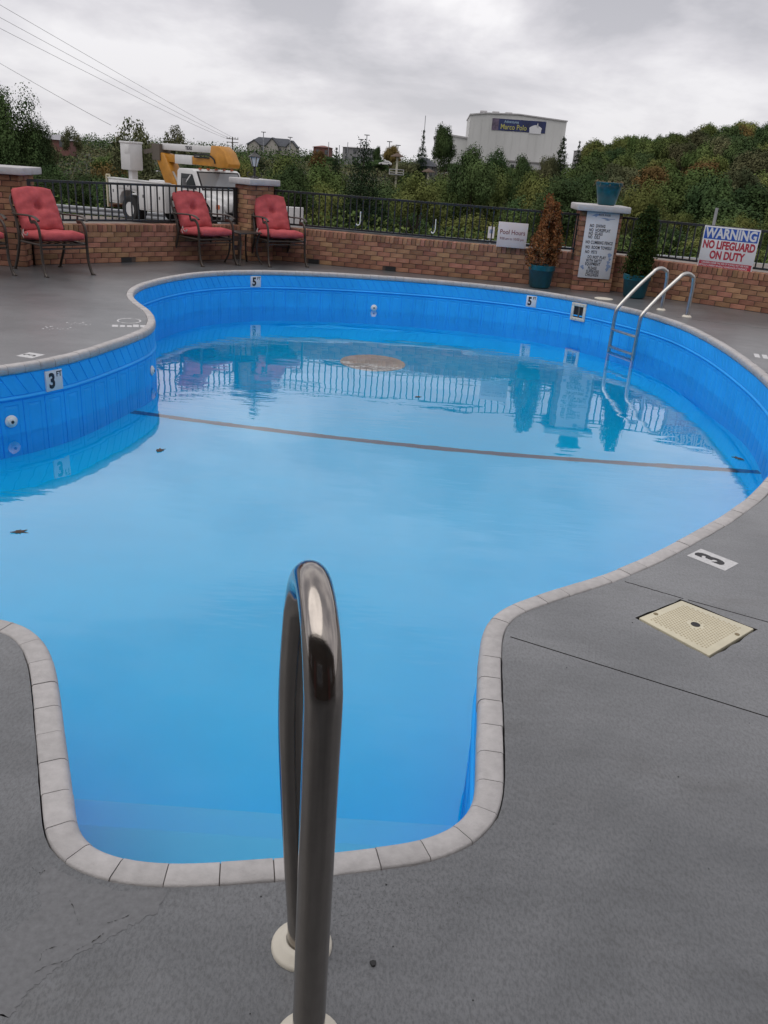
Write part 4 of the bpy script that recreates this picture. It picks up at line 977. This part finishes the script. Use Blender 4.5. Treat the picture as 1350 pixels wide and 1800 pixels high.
# ------------------------------------------------------------------ car, cabinet and small signs below the wall
SILV = mat('silver car paint', (.34, .36, .39), .3, .4)
def car(x, y, rz, label, paint, sc=1.0):
    c_ = thing('parked_car', label, 'car', (x, y, terrain(x, y)+.03), rz); c_.scale = (sc, sc, sc)
    mb = MB(); mb.sideprism([(-2.1, .25), (2.1, .25), (2.15, .62), (1.9, .78), (.9, .86), (-1.5, .92), (-2.05, .88), (-2.15, .6)], -.86, .86); mb.build('body', paint, c_, bevel=.06)
    mb = MB(); vs = []
    for z, xa, xb, w_ in ((.86, -1.75, 1.15, .80), (1.25, -1.35, .55, .68), (1.42, -1.0, .2, .58), (1.46, -.6, -.1, .40)): vs += [(xa, -w_, z), (xb, -w_, z), (xb, w_, z), (xa, w_, z)]
    fs_ = [(0, 3, 2, 1), (12, 13, 14, 15)]
    for r_ in range(3):
        for j in range(4): fs_.append((r_*4+j, r_*4+(j+1) % 4, r_*4+4+(j+1) % 4, r_*4+4+j))
    mb.add(vs, fs_); cb = mb.build('cabin', paint, c_, bevel=.05)
    for s in (-1, 1):
        mb = MB(); mb.add([(-1.45, s*.805, .90), (.95, s*.805, .90), (.50, s*.70, 1.24), (-1.25, s*.70, 1.24)], [(0, 1, 2, 3)]); mb.build('side_window', TG, c_)
        for x_ in (-1.3, 1.3):
            MB(Matrix.Translation((x_, s*.80, .31)) @ Matrix.Rotation(pi/2, 4, 'X')).lathe([(.2, -.1), (.31, -.1), (.31, .1), (.2, .1), (0, .1)], 20).build('wheel', TB, c_, smooth=True)
    for xa, za, xb, zb in ((1.17, .90, .60, 1.24), (-1.77, .92, -1.40, 1.24)):
        mb = MB(); q = .012*(1 if xa > 0 else -1); mb.add([(xa+q, -.70, za), (xa+q, .70, za), (xb+q, .60, zb), (xb+q, -.60, zb)], [(0, 1, 2, 3)]); mb.build('windscreen', TG, c_)
    return c_
car(6.15, 44.5, radians(100), 'silver car parked below the wall behind the pool hours sign', SILV)
bx_ = thing('utility_cabinet', 'pale grey utility cabinet behind the fence beside the lantern pillar', 'cabinet', (-3.05, 24, terrain(-3, 24)))
MB().box(-.24, .24, -.15, .15, .62, 1.26).build('cabinet_body', CAPM, bx_, bevel=.015); MB().box(-.05, .05, -.05, .05, 0, .62).build('stand', TGR, bx_); MB().box(-.20, .20, -.158, -.148, .66, 1.2).build('door', CAPM, bx_, bevel=.004)
sg = thing('street_sign', 'small white street sign on a thin post beside the pool hours sign', 'sign', (2.99, 30, terrain(3, 30)))
MB().box(-.025, .025, -.02, .02, 0, .86).build('post', GALV, sg); MB().box(-.11, .11, -.03, -.02, .46, .84).build('panel', SIGNW, sg); MB().box(-.06, .06, -.032, -.029, .62, .75).build('print_block', INKBG, sg)
gp = MB().tube([(9.1, 26, -1.05), (9.1, 26, .97)], .045, 10).build('steel_post', GALV); tag(gp, 'plain grey steel post behind the fence left of the warning sign', 'post')

# ------------------------------------------------------------------ trees
def terrain_np(x, y):
    ss = lambda a, b_, v: (lambda t: t*t*(3-2*t))(np.clip((v-a)/(b_-a), 0, 1))
    u = x/np.maximum(y, 1); z = -1.0-0.10*ss(26, 33, y)-0.75*ss(33.5, 37, y)-2.6*ss(38.5, 50, y)-4.2*ss(48, 85, y)
    left = 8.0*ss(95, 190, y)+2.2*ss(200, 340, y)+.8*ss(300, 420, y); q = ss(.13, .40, u)
    hill = (15.8*ss(62, 215, y)+2.0*ss(200, 330, y))*q+8.0*ss(100, 200, y)*(1-q)+2.0*ss(190, 300, y)*(1-q); t_ = ss(.08, .16, u)
    return z+left*(1-t_)+hill*t_
def np_unit(rg, n_):
    v = rg.normal(size=(n_, 3)); return v/np.linalg.norm(v, axis=1)[:, None]
def crown_round(seed, nb, leaves, leaf, br=(.13, .22), drop=0.0, low=.12):
    rg = np.random.default_rng(seed); cs = []; ns = []
    for k in range(nb):
        d = np_unit(rg, 1)[0]; d[2] = abs(d[2])*1.25-.42 if rg.random() < .85 else d[2]; q = .25+.75*rg.random()**.6
        c_ = np.array([d[0]*.34*q, d[1]*.34*q, .56+d[2]*.30*q]); c_[2] = max(c_[2], low+.1); R_ = rg.uniform(*br)*(1.15-.35*q)
        n_ = int(leaves*(R_/.18)**2); u = np_unit(rg, n_); rad = R_*(.45+.55*rg.random(n_)**.6)*(1+.25*np.sin(u[:, 0]*7+u[:, 1]*9+k))
        p = c_+u*rad[:, None]*np.array([1, 1, .8]); p[:, 2] -= drop*rg.random(n_)**2*.2
        cs.append(p); nn = u*1.1+rg.normal(size=(n_, 3))*.27; nn[:, 2] += .30; ns.append(nn)
    return np.concatenate(cs), np.concatenate(ns), leaf, rg
def crown_cone(seed, leaves, leaf, wid=.5, whorls=15, droop=.25, power=.85):
    rg = np.random.default_rng(seed); cs = []; ns = []
    for w_ in range(whorls):
        h0 = .08+.90*w_/(whorls-1)*1.0; Rw = wid*(1-(h0-.06)/.98)**power*(.85+.3*rg.random())
        nbr = max(4, int(11*(1-h0))+3)
        for b_ in range(nbr):
            a = 2*pi*(b_+rg.random()*.8)/nbr; Lb = Rw*(.72+.4*rg.random()); n_ = max(8, int(leaves*Lb*1.6)); t = rg.random(n_)**.7
            sp = (.035+.05*(1-t))*(.4+Lb*1.4)
            x = np.cos(a)*Lb*t+rg.normal(size=n_)*sp; y = np.sin(a)*Lb*t+rg.normal(size=n_)*sp; z = h0-droop*Lb*t**1.4+rg.normal(size=n_)*.014+.05*(t > .8)*rg.random(n_)
            cs.append(np.stack([x, y, z], 1)); nn = rg.normal(size=(n_, 3))*.6; nn[:, 2] += .8; ns.append(nn)
    n_ = 60; cs.append(np.stack([rg.normal(size=n_)*.012, rg.normal(size=n_)*.012, .9+.1*rg.random(n_)], 1)); ns.append(rg.normal(size=(n_, 3)))
    return np.concatenate(cs), np.concatenate(ns), leaf, rg
CM = {}; TM = {}
def crown_mesh(key, data, m_):
    c_, n_, lf, rg = data; c_ = c_*np.array([1, 1, 1/np.percentile(c_[:, 2], 99.6)]); CM[key] = quads_mesh('crown', c_, n_, lf, 1.0, rg, m_)
def trunk_mesh(key, seed, limbs, top=.75, r0=.028):
    rg = random.Random(seed); mb = MB(); bend = rg.uniform(-.05, .05)
    P = [(0, 0, -.02), (bend*.4, 0, top*.3), (bend, .02, top*.65), (bend*.6, 0, top)]
    mb.tube(curve3(P, 3), [r0*(1-.8*i/9) for i in range(10)], 7)
    for k in range(limbs):
        a = rg.uniform(0, 2*pi)+k*2.4; z0 = rg.uniform(.22, .6)*top; Lb = rg.uniform(.18, .36)
        mb.tube(curve3([(bend*z0, 0, z0), (cos(a)*Lb*.45, sin(a)*Lb*.45, z0+Lb*.45), (cos(a)*Lb, sin(a)*Lb, z0+Lb*1.05)], 3), [r0*.5*(1-.75*i/6) for i in range(7)], 5)
    o = mb.build('trunk_proto', BARK, smooth=True); TM[key] = o.data; bpy.data.objects.remove(o)
for k in range(3): trunk_mesh(('r', k), 30+k, 7)
trunk_mesh(('c', 0), 40, 0, .96, .018)
# species: finer crowns for near trees
for k in range(3): crown_mesh(('big', k), crown_round(60+k, 46, 950, .0085, (.09, .16), .8), LEAF['dark'])
for k in range(4): crown_mesh(('near_dark', k), crown_round(70+k, 30, 900, .0105, (.12, .20)), LEAF['dark'])
for k in range(3): crown_mesh(('near_mid', k), crown_round(80+k, 28, 900, .0105, (.12, .20)), LEAF['mid'])
for k in range(2): crown_mesh(('near_light', k), crown_round(90+k, 26, 850, .0105, (.11, .19)), LEAF['light'])
for k in range(2): crown_mesh(('sparse', k), crown_round(100+k, 28, 420, .0150, (.07, .13), .2), LEAF['olive'])
for k in range(2): crown_mesh(('near_rust', k), crown_round(107+k, 22, 600, .0115, (.10, .18)), LEAF['rust'])
for sp, q in (('dark', 3), ('mid', 3), ('olive', 2), ('light', 2), ('rust', 1), ('gold', 1)):
    for k in range(q): crown_mesh(('far_'+sp, k), crown_round(120+hash(sp) % 1+k*7+len(sp)*3, 24, 800, .0150, (.12, .21)), LEAF[sp])
for k in range(2): crown_mesh(('conifer', k), crown_cone(150+k, 420, .0075, .48, 22, .22), LEAF['needle'])
for k in range(2): crown_mesh(('far_conifer', k), crown_cone(160+k, 160, .015, .5, 13, .30, 1.0), LEAF['needle'])
crown_mesh(('column', 0), crown_cone(170, 120, .020, .42, 16, .1, .45), LEAF['needle'])
rgT = random.Random(99)
def tree(sp, x, y, ztop, w, label, group=None, name=None, base=None):
    ks = [k for k in CM if k[0] == sp]; key = rgT.choice(ks); z0 = terrain(x, y)-.2 if base is None else base
    h_ = max(1.2, ztop-z0); con = sp in ('conifer', 'far_conifer', 'column')
    t_ = thing(name or ('conifer_tree' if con else 'leafy_tree'), label, 'tree', (x, y, z0), rgT.uniform(0, 6.28), group)
    tk = link('trunk', TM[('c', 0)] if con else TM[('r', rgT.randrange(3))], t_); cr = link('crown', CM[key], t_); w *= 1.12
    ch_ = h_ if con else min(h_, (1.40 if y < 70 else 1.9)*w); tk.scale = (w, w, h_*(.98 if con else .93)); cr.scale = (w, w, ch_); cr.location = (0, 0, h_-ch_); return t_
SPEC = [('big', -20.9, 46, 3.9, 4.4, 'tall dark tree at the left picture edge, its crown highest above the left pillar'), ('big', -19.7, 47, 2.6, 2.3, 'lower dark tree leaning out to the right of the tall left edge tree'),
 ('near_dark', -23.4, 53, 1.9, 6.0, 'broad dark bushy tree low behind the left pillar'), ('sparse', -21.9, 58, 2.4, 1.8, 'thin sparse tree with bare forked trunk left of the truck bucket'),
 ('sparse', -16.1, 52, 2.9, 3.6, 'sparse brownish tree crown rising behind the truck bucket'), ('sparse', -14.1, 54, 2.8, 2.2, 'small sparse tree crown above the truck boom'),
 ('near_dark', -20.2, 49, .2, 3.4, 'dark bush behind the guard rail left of the truck'), ('near_rust', -18.9, 56, .6, 3.4, 'brownish bush just left of the truck body'), ('near_dark', -12.4, 50, .8, 3.2, 'dark bush seen between boom and truck cab'),
 ('near_dark', -5.5, 41, 1.15, 3.0, 'rounded dark bush right of the lantern'), ('near_mid', -8.9, 44, .9, 2.6, 'green bush directly behind the lantern'), ('conifer', -2.3, 46, 2.2, 4.4, 'big dark conifer rising in the middle above the fence'),
 ('near_light', -4.6, 50, .3, 3.3, 'yellow green tree left of the big middle conifer'), ('near_mid', -11.0, 60, 1.3, 3.6, 'green tree between the boom elbow and the lantern'), ('near_light', -.2, 64, .2, 3.8, 'light green tree right of the big middle conifer'),
 ('near_dark', 4.2, 58, 2.9, 3.8, 'tall dark leafy tree left of the theatre building'), ('near_dark', 7.2, 72, 3.1, 3.4, 'dark tree covering the lower left corner of the theatre'), ('far_conifer', 2.1, 150, 6.9, 3.6, 'small open conifer against the sky left of the theatre'),
 ('far_dark', 5.1, 140, 7.6, 4.2, 'dark tree against the sky next to the theatre annex'), ('far_dark', 12.9, 100, 3.3, 3.6, 'dark tree in front of the lower theatre windows'), ('far_olive', 19.5, 125, 4.0, 3.6, 'pale thin tree in front of the right theatre corner'),
 ('column', 26.9, 160, 7.7, 3.0, 'slim dark conifer just right of the theatre'), ('far_conifer', 31.6, 170, 7.7, 3.6, 'pointed conifer second right of the theatre'), ('far_conifer', -12.2, 150, 3.4, 3.2, 'dark pointed conifer between hotel and middle of the ridge'),
 ('far_rust', -16.2, 160, 2.9, 3.8, 'reddish tree in front of the brick red building'), ('far_dark', -7.3, 200, 5.0, 2.6, 'narrow tree on the ridge beside the tall street lamps'), ('far_rust', -3.7, 190, 5.2, 4.6, 'rusty round tree on the ridge above the white van'),
 ('near_dark', -11.4, 76, .5, 3.6, 'dark tree below the hotel'), ('near_mid', 2.4, 66, 1.0, 3.8, 'mid green tree below the white lookout post'), ('near_light', 10.3, 71, 1.7, 4.0, 'yellow green tree below the theatre'), ('near_mid', 14.6, 82, 2.3, 4.2, 'mid green tree left of the empty pot'), ('far_gold', 37.8, 86, 3.6, 5.0, 'orange gold tree at the right picture edge'),
 ('near_dark', 6.6, 47, -1.0, 3.6, 'low dark bush behind the pool hours sign'), ('near_dark', 1.8, 46, -1.3, 3.4, 'low dark bush behind the fence below the two lookout posts')]
for s in SPEC: tree(*s)
# the wooded valley and hillside
def clear(x, y, r_): return all(hypot(x-a[1], y-a[2]) > r_ for a in SPEC)
placed = []
def zone(lab, u, y):
    if lab == 'hill':
        d = 'low on the right hillside' if y < 130 else 'halfway up the right hillside' if y < 176 else 'near the top of the right hillside'
        return 'tree '+d+(', next to the theatre' if u < .265 else ', above the rules pillar' if u < .34 else ', above the ladder' if u < .42 else ', above the warning sign' if u < .48 else ' beyond the warning sign')
    b = 'the left pillar' if u < -.36 else 'the bucket truck' if u < -.18 else 'the lantern pillar' if u < -.08 else 'the first pole hook' if u < .0 else 'the second pole hook' if u < .09 else 'the pool hours sign' if u < .2 else 'the rules pillar' if u < .31 else 'the ladder' if u < .38 else 'the warning sign'
    return {'rail': 'bushy tree just past the guard rail behind ', 'valley': 'tree down in the valley behind ', 'ridge': 'tree on the far ridge line behind '}[lab]+b
def scatter(n_, y0, y1, ua, ub, sps, hr, wr, lab, grp, gap):
    k = tries = 0
    while k < n_ and tries < n_*40:
        tries += 1; y = y0+(y1-y0)*rgT.random()**1.0; u = rgT.uniform(ua, ub); x = u*y
        if any(hypot(x-px_, (y-py_)*.7) < gap*(1+y/160) for px_, py_ in placed) or not clear(x, y, 1.6): continue
        h_ = rgT.uniform(*hr); w = rgT.uniform(*wr); zt = terrain(x, y)+h_
        if -.40 < u < -.22 and y < 60: zt = min(zt, 0.2)
        if .04 < u < .17 and y > 60 and y < 236: zt = min(zt, 1.5+y*.006)
        if u < .02 and y > 100: zt = min(zt, 1.5+y*.004)
        sp = rgT.choice(sps); kind = {'far_dark': 'dark green', 'far_mid': 'mid green', 'far_olive': 'olive green', 'far_light': 'yellow green', 'far_rust': 'rusty', 'far_gold': 'golden', 'near_dark': 'dark green', 'near_mid': 'mid green', 'near_light': 'yellow green', 'far_conifer': 'pointed dark'}[sp]
        zl = zone(lab, u, y); tree(sp, x, y, zt, w, kind+' '+zl, kind+' '+zl.replace('tree', 'trees', 1)); placed.append((x, y)); k += 1
scatter(28, 40.5, 56, -.50, .50, ['near_dark', 'near_dark', 'near_mid', 'near_light'], (2.0, 4.6), (2.8, 4.2), 'rail', '', 2.0)
scatter(60, 58, 95, -.50, .55, ['near_dark', 'near_mid', 'near_mid', 'near_dark', 'near_light', 'far_olive'], (5.2, 8.4), (4.2, 6.2), 'valley', '', 2.9)
scatter(134, 92, 225, .20, .62, ['far_dark', 'far_mid', 'far_mid', 'far_dark', 'far_olive', 'far_mid', 'far_light', 'far_olive', 'far_dark', 'far_rust'], (7.0, 9.5), (5.8, 8.6), 'hill', '', 3.0)
scatter(38, 100, 240, -.56, .20, ['far_dark', 'far_mid', 'far_olive', 'far_dark', 'far_conifer'], (5.0, 7.5), (5.5, 8.0), 'ridge', '', 4.0)
# ground cover and far woods as unbroken mass
rgn = np.random.default_rng(5); cs = []; ns = []
def mass(name, n_, y0, y1, ua, ub, hmax, leaf, m_):
    y = y0+(y1-y0)*rgn.random(n_)**1.3; u = ua+(ub-ua)*rgn.random(n_); x = u*y
    z = terrain_np(x, y)+hmax*rgn.random(n_)**1.5*(0.6+.4*np.sin(x*.7)*np.sin(y*.31+x*.2))
    nn = rgn.normal(size=(n_, 3)); nn[:, 2] += .6
    o = link(name, quads_mesh(name, np.stack([x, y, z], 1), nn, leaf, 1.0, rgn, m_)); tag(o, None, None, None, 'stuff'); return o
mass('undergrowth', 60000, 38.6, 70, -.56, .58, 1.5, .085, LEAF['mid'])
mass('undergrowth', 60000, 70, 170, -.56, .62, 2.4, .18, LEAF['dark'])
mass('undergrowth', 50000, 90, 215, -.60, .14, 2.6, .20, LEAF['olive'])
mass('far_woods', 60000, 215, 420, -.62, .70, 4.2, .24, LEAF['dark'])
mass('far_woods', 40000, 215, 330, .22, .70, 8.0, .26, LEAF['mid'])

# ------------------------------------------------------------------ buildings on the ridge
SIDING = mat('pale grey metal siding', (0.52, 0.52, 0.51), .7, var=.12, scale=.12, stretch=(1, 1, .25))
def theatre():
    t_ = thing('theatre_building', 'tall windowless pale theatre building with a dark banner on the ridge', 'building', (27.8, 240, terrain(27, 240)-2), radians(-2)); z0 = t_.location.z
    w = 12.6; dp = 30
    zs = [(-w, 15.1), (-8.5, 15.5), (0, 15.65), (w, 14.9), (w, z0), (-w, z0)]
    mb = MB(); mb.sideprism([(x, z-z0) for x, z in zs], 0, dp); mb.build('hall', SIDING, t_)
    mb = MB(); mb.sideprism([(-w-.2, 14.9-z0), (-8.5, 15.5-z0), (0, 15.72-z0), (w+.2, 14.85-z0), (w+.2, 15.15-z0), (0, 16.0-z0), (-8.5, 15.78-z0), (-w-.2, 15.2-z0)], -.3, dp+.3); mb.build('roof_edge', CAPM, t_)
    for x in (-9.2, -6.0, -2.6): MB().box(x-.9, x+.9, 1, 3, 15.7-z0, 16.25-z0).build('roof_vent', CAPM, t_, bevel=.1)
    for k in range(12):
        x = -w+2*w*(k+.5)/12; MB().box(x-.035, x+.035, -.05, .02, 0, 14.3-z0).build('siding_seam', SIDING, t_)
    MB().box(-w+11, w+1.2, -5, 0, 0, 3.9-z0+.4).build('lower_annex', CAPM, t_); MB().box(-w+10.8, w+1.4, -5.2, .0, 4.3-z0, 4.65-z0).build('annex_roof', mat('annex roof grey', (.22, .21, .21), .8), t_)
    for x in (-.6, 3.5, 8.0, 11.2): MB().box(x-.45, x+.45, -5.03, -4.98, 2.7-z0, 3.7-z0).build('annex_window', TG, t_)
    mb = MB(); mb.sideprism([(-w-9, z0-z0), (-w, 0), (-w, 9.0-z0+.6), (-w-4.5, 10.0-z0), (-w-9, 9.2-z0)], 6, dp); mb.build('side_wing', SIDING, t_)
    mb = MB(); mb.sideprism([(-w-9.3, 9.0-z0), (-w-4.5, 9.8-z0), (-w, 9.4-z0), (-w, 9.8-z0), (-w-4.5, 10.2-z0), (-w-9.3, 9.4-z0)], 5.6, dp); mb.build('wing_roof', CAPM, t_)
    # banner
    bn = MB().box(-6.75, 7.3, -.12, -.02, 11.75-z0, 14.55-z0).build('banner', mat('night blue banner', (.012, .016, .055), .6, col2=(.02, .035, .14), scale=.3), t_)
    MB().box(-6.75, -5.0, -.14, -.10, 11.75-z0, 14.55-z0).build('portrait_panel', mat('violet banner print', (.10, .075, .12), .6, var=.6, scale=.9), bn)
    mb = MB(); q = [(4.4+1.55*cos(a)*(1+.1*sin(5*a)), 11.85-z0+.95+1.0*sin(a)) for a in [k*pi/12 for k in range(13)]]; q = [(4.4+1.5, 11.76-z0), *q, (4.4-1.5, 11.76-z0)]
    mb.sideprism([(x+.3, z-.25) for x, z in q], -.16, -.10); mb.sideprism([(4.9, 13.0-z0), (5.5, 12.9-z0), (5.3, 13.6-z0), (5.15, 14.2-z0), (5.0, 13.6-z0)], -.16, -.10); mb.build('dome_print', SIGNW, bn)
    YEL = mat('yellow print', (.40, .38, .12), .6); PBL = mat('light blue print', (.25, .36, .48), .6)
    for body_, sz, x, z, m_, sx in (('Marco Polo', 1.75, -1.05, 12.65, YEL, .84), ('Adventures', .9, -1.7, 13.92, PBL, .9)):
        text(body_, sz, m_, bn, x, -.17, z-z0, sx, .02).rotation_euler = (pi/2, 0, 0)
    return t_
theatre()
ROOFD = mat('dark shingle roof', (0.055, 0.06, 0.072), .9, var=.2, scale=1)
def house(name, label, x, y, w, dp, h_, rh, wall_m, roof_m, rz=0, gables=(), win=0, cat='building', z0=None):
    zb = terrain(x, y)-1.0 if z0 is None else z0
    t_ = thing(name, label, cat, (x, y, zb), rz)
    MB().box(-w/2, w/2, 0, dp, 0, h_).build('wall', wall_m, t_)
    mb = MB(); o_ = .4
    mb.add([(-w/2-o_, -o_, h_), (w/2+o_, -o_, h_), (w/2+o_, dp+o_, h_), (-w/2-o_, dp+o_, h_), (-w/2+dp*.3, dp/2, h_+rh), (w/2-dp*.3, dp/2, h_+rh)], [(0, 1, 5, 4), (1, 2, 5), (2, 3, 4, 5), (3, 0, 4), (0, 3, 2, 1)]); mb.build('roof', roof_m, t_)
    for gx, gw, gh in gables:
        mb = MB(); mb.sideprism([(gx-gw/2, 0), (gx+gw/2, 0), (gx+gw/2, h_), (gx, h_+gh), (gx-gw/2, h_)], -1.2, dp/2); mb.build('gable', wall_m, t_)
        mb = MB(); mb.sideprism([(gx-gw/2-.4, h_-.25), (gx, h_+gh), (gx+gw/2+.4, h_-.25), (gx+gw/2+.4, h_+.1), (gx, h_+gh+.4), (gx-gw/2-.4, h_+.1)], -1.6, dp/2); mb.build('gable_roof', roof_m, t_)
    for k in range(win):
        xx = -w/2+w*(k+.5)/win
        for zz_ in ((h_*.78,) if h_ < 5 else (h_*.45, h_*.8)): MB().box(xx-.45, xx+.45, -.06, .02, zz_-.6, zz_+.6).build('window', TG, t_)
    return t_
CREAMW = mat('cream siding', (.36, .34, .31), .8); REDB = mat('dull red brick building', (.17, .075, .065), .85); GREYD = mat('dull grey wall', (.11, .11, .105), .85); GREYW = mat('grey building wall', (.24, .24, .245), .8)
house('hotel', 'dark roofed hotel with pale gables on the far left ridge', -54, 350, 19, 12, 6.5, 2.9, CREAMW, ROOFD, 0, ((-6.5, 4, 1.5), (.5, 4.5, 2.6), (8.0, 3.6, 2.0)), 8, z0=-1.2)
house('red_building', 'dull red building with grey roof at the far left', -67.5, 170, 5.2, 6, 2.7, .9, REDB, mat('grey metal roof', (.25, .25, .27), .7), radians(8), (), 2, z0=-1.0)
house('brick_building', 'low brick red building on the middle ridge', -25.6, 262, 5.0, 7, 6.4, .5, REDB, REDB, 0, (), 2, z0=-1.5)
house('flat_building', 'low pale flat roofed building on the ridge beside the brick red one', -15.5, 275, 10, 8, 5.6, .3, GREYW, CAPM, 0, (), 4, z0=0)
house('dark_roof_house', 'low house with dark roof below the small open conifer', 2.3, 150, 3.6, 5, 3.6, 1.3, GREYD, ROOFD, radians(-10), (), 3, z0=-1.9)
house('white_building', 'small white building on the ridge right of the theatre', 45, 235, 3.2, 5, 6.6, .3, CAPM, CAPM, 0, (), 1, z0=1.5)
house('pale_house', 'pale low house among the bushes left of the truck', -20.8, 72, 2.4, 3, 1.9, .5, CREAMW, GREYW, radians(5), (), 1, z0=-2.6)
vn = car(-3.95, 150, radians(175), 'white van parked on the road of the middle ridge', TW, 0.50); vn.location.z = 1.35; vn.name = 'parked_van'; vn['category'] = 'van'
# lookout posts with platform and roof
def lookout(x, y, z0, z1, zp, label, ladder=False):
    t_ = thing('lookout_post', label, 'post', (x, y, z0), 0, 'white posts with platform and small roof'); h_ = z1-z0
    MB().tube([(0, 0, -1), (0, 0, h_)], .08, 8).build('pole', mat('cream post', (.50, .47, .38), .7), t_)
    MB().box(-.55, .55, -.5, .5, zp-z0, zp-z0+.08).build('platform', GREYW, t_)
    mb = MB()
    for a, b_ in ((-.55, -.5), (.55, -.5), (.55, .5), (-.55, .5)): mb.bar((a, b_, zp-z0), (a, b_, zp-z0+.42), .05)
    for a in (0.2, .4): mb.bar((-.55, -.5, zp-z0+a), (.55, -.5, zp-z0+a), .05)
    mb.build('railing', CAPM, t_)
    MB().lathe([(.55, h_), (.52, h_+.06), (0, h_+.30)], 10).build('roof', mat('brown thatch', (.09, .06, .045), .9), t_)
    if ladder: MB().bar((-.1, -.05, zp-z0-1.0), (-1.1, -.05, zp-z0-.25), .08).build('brace', CAPM, t_)
lookout(-.93, 70, -2.5, 2.1, .8, 'white lookout post standing alone right of the big middle conifer')
lookout(1.62, 72, -2.0, 1.15, -.05, 'lower white lookout post with slanted brace', True)
# tall street lamps, masts, antenna
def mast(x, y, zt, label, r_, head, name='street_lamp', cat='street lamp', grp='tall thin lamps and masts on the far ridge'):
    zb = terrain(x, y); t_ = thing(name, label, cat, (x, y, zb), 0, grp)
    MB().tube([(0, 0, 0), (0, 0, zt-zb)], r_, 6).build('pole', GALV, t_)
    if head: MB().box(-.75, .75, -.3, .3, zt-zb, zt-zb+.22).build('lamp_head', TGR, t_)
mast(-12.6, 260, 8.8, 'tallest street lamp above the big middle conifer', .12, 1); mast(-13.7, 250, 7.3, 'street lamp just left of the tallest ridge lamp', .12, 1); mast(-6.0, 260, 7.5, 'street lamp above the rusty ridge tree', .12, 1)
mast(-48.9, 300, 8.6, 'street lamp in front of the hotel roof', .14, 1); mast(-40.0, 300, 7.6, 'street lamp right of the hotel', .14, 1)
mast(-19.6, 250, 5.6, 'thin bare mast left of the flat pale building', .09, 0, 'mast', 'mast'); mast(-18.0, 260, 6.7, 'thin bare mast above the flat pale building', .09, 0, 'mast', 'mast'); mast(-23.5, 260, 6.4, 'thin bare mast above the brick red building', .09, 0, 'mast', 'mast'); mast(-3.5, 260, 6.7, 'curved street lamp farthest right on the middle ridge', .10, 1)
mast(3.6, 250, 14.5, 'tall antenna mast above the small open conifer', .09, 0, 'antenna', 'antenna'); mast(-44.5, 140, 5.0, 'thin pole left of the truck bucket on the ridge', .07, 0, 'mast', 'mast')
up_ = thing('utility_pole', 'far utility pole where three power lines end', 'utility pole', (-39.5, 200, terrain(-39, 200)))
zt = 4.9-up_.location.z
MB().tube([(0, 0, -1), (0, 0, zt)], .12, 6).build('pole', BARK, up_); MB().box(-1.3, 1.3, -.06, .06, zt-.5, zt-.35).build('crossarm', BARK, up_); MB().box(-1.3, 1.3, -.06, .06, zt-1.2, zt-1.05).build('crossarm', BARK, up_)
for k in range(5): MB().lathe([(.09, 0), (.09, .3), (0, .34)], 6, (-1.2+.6*k, 0, zt-.35)).build('insulator', CAPM, up_)
WIRE = mat('wire', (.20, .20, .21), .7)
for a, b_, sag, lab in (((-17.72, 40, 6.71), (-39.1, 200, 4.64), .35, 'uppermost power line sagging across the upper left sky'), ((-17.77, 40, 6.29), (-39.9, 200, 4.5), .55, 'second power line from the top'), ((-17.81, 40, 5.93), (-40.5, 200, 4.4), .75, 'third power line from the top'), ((-20.23, 45, 4.83), (-36.57, 110, 3.7), .15, 'lowest power line ending behind the sparse tree')):
    A = Vector(a); B = Vector(b_); A2 = A-(B-A)*.16; P = []
    for k in range(25):
        t = k/24; p = A2.lerp(B, t); p.z -= sag*4*t*(1-t)*.5; P.append(p)
    tag(MB().tube(P, [.006+.018*k/24 for k in range(25)], 5).build('power_line', WIRE), lab, 'power line', 'power lines in the upper left sky')

# ------------------------------------------------------------------ unseen motel wing, added to darken the rail reflections and shade the near deck
mo = thing('added_motel_wing', 'unseen brown brick wing added behind the camera to darken the rail and shade the near deck', 'building', (0, -2.3, 0)); mo['kind'] = 'thing'
MOB = mat('added motel brick', (0.05, 0.04, 0.034), .9, col2=(.08, .064, .055), scale=4)
MB().box(-16, 16, -6, 0, 0, 4.3).build('wall', MOB, mo)
MB().box(-16.6, 16.6, -6.4, .5, 4.32, 4.56).build('roof', mat('added motel roof edge', (.10, .085, .075), .8), mo)
for k in range(6):
    x = -13.5+k*5.4; d_ = MB().box(x-.48, x+.48, -.02, .05, .02, 2.1).build('door', mat('added motel door', (.10, .03, .025), .5), mo); MB().lathe([(.03, 0), (.03, .06), (0, .07)], 10, (x+.38, 0, 1.0)).build('handle', STEELD, d_)
    w_ = MB().box(x+1.0, x+2.8, -.02, .04, .85, 2.1).build('window', CAPM, mo); MB().box(x+1.06, x+2.74, .03, .05, .91, 2.04).build('pane', TG, w_)
    MB().box(x-1.0, x-.9, .01, .10, 0, 4.3).build('downpipe', BRONZE, mo)
# ------------------------------------------------------------------ lettering to meshes
bpy.context.view_layer.update(); dg = bpy.context.evaluated_depsgraph_get()
for o in [o for o in S.objects if o.type == 'FONT']:
    me_ = bpy.data.meshes.new_from_object(o.evaluated_get(dg)); n_ = link('lettering', me_, o.parent); n_.matrix_local = o.matrix_local.copy(); bpy.data.objects.remove(o)
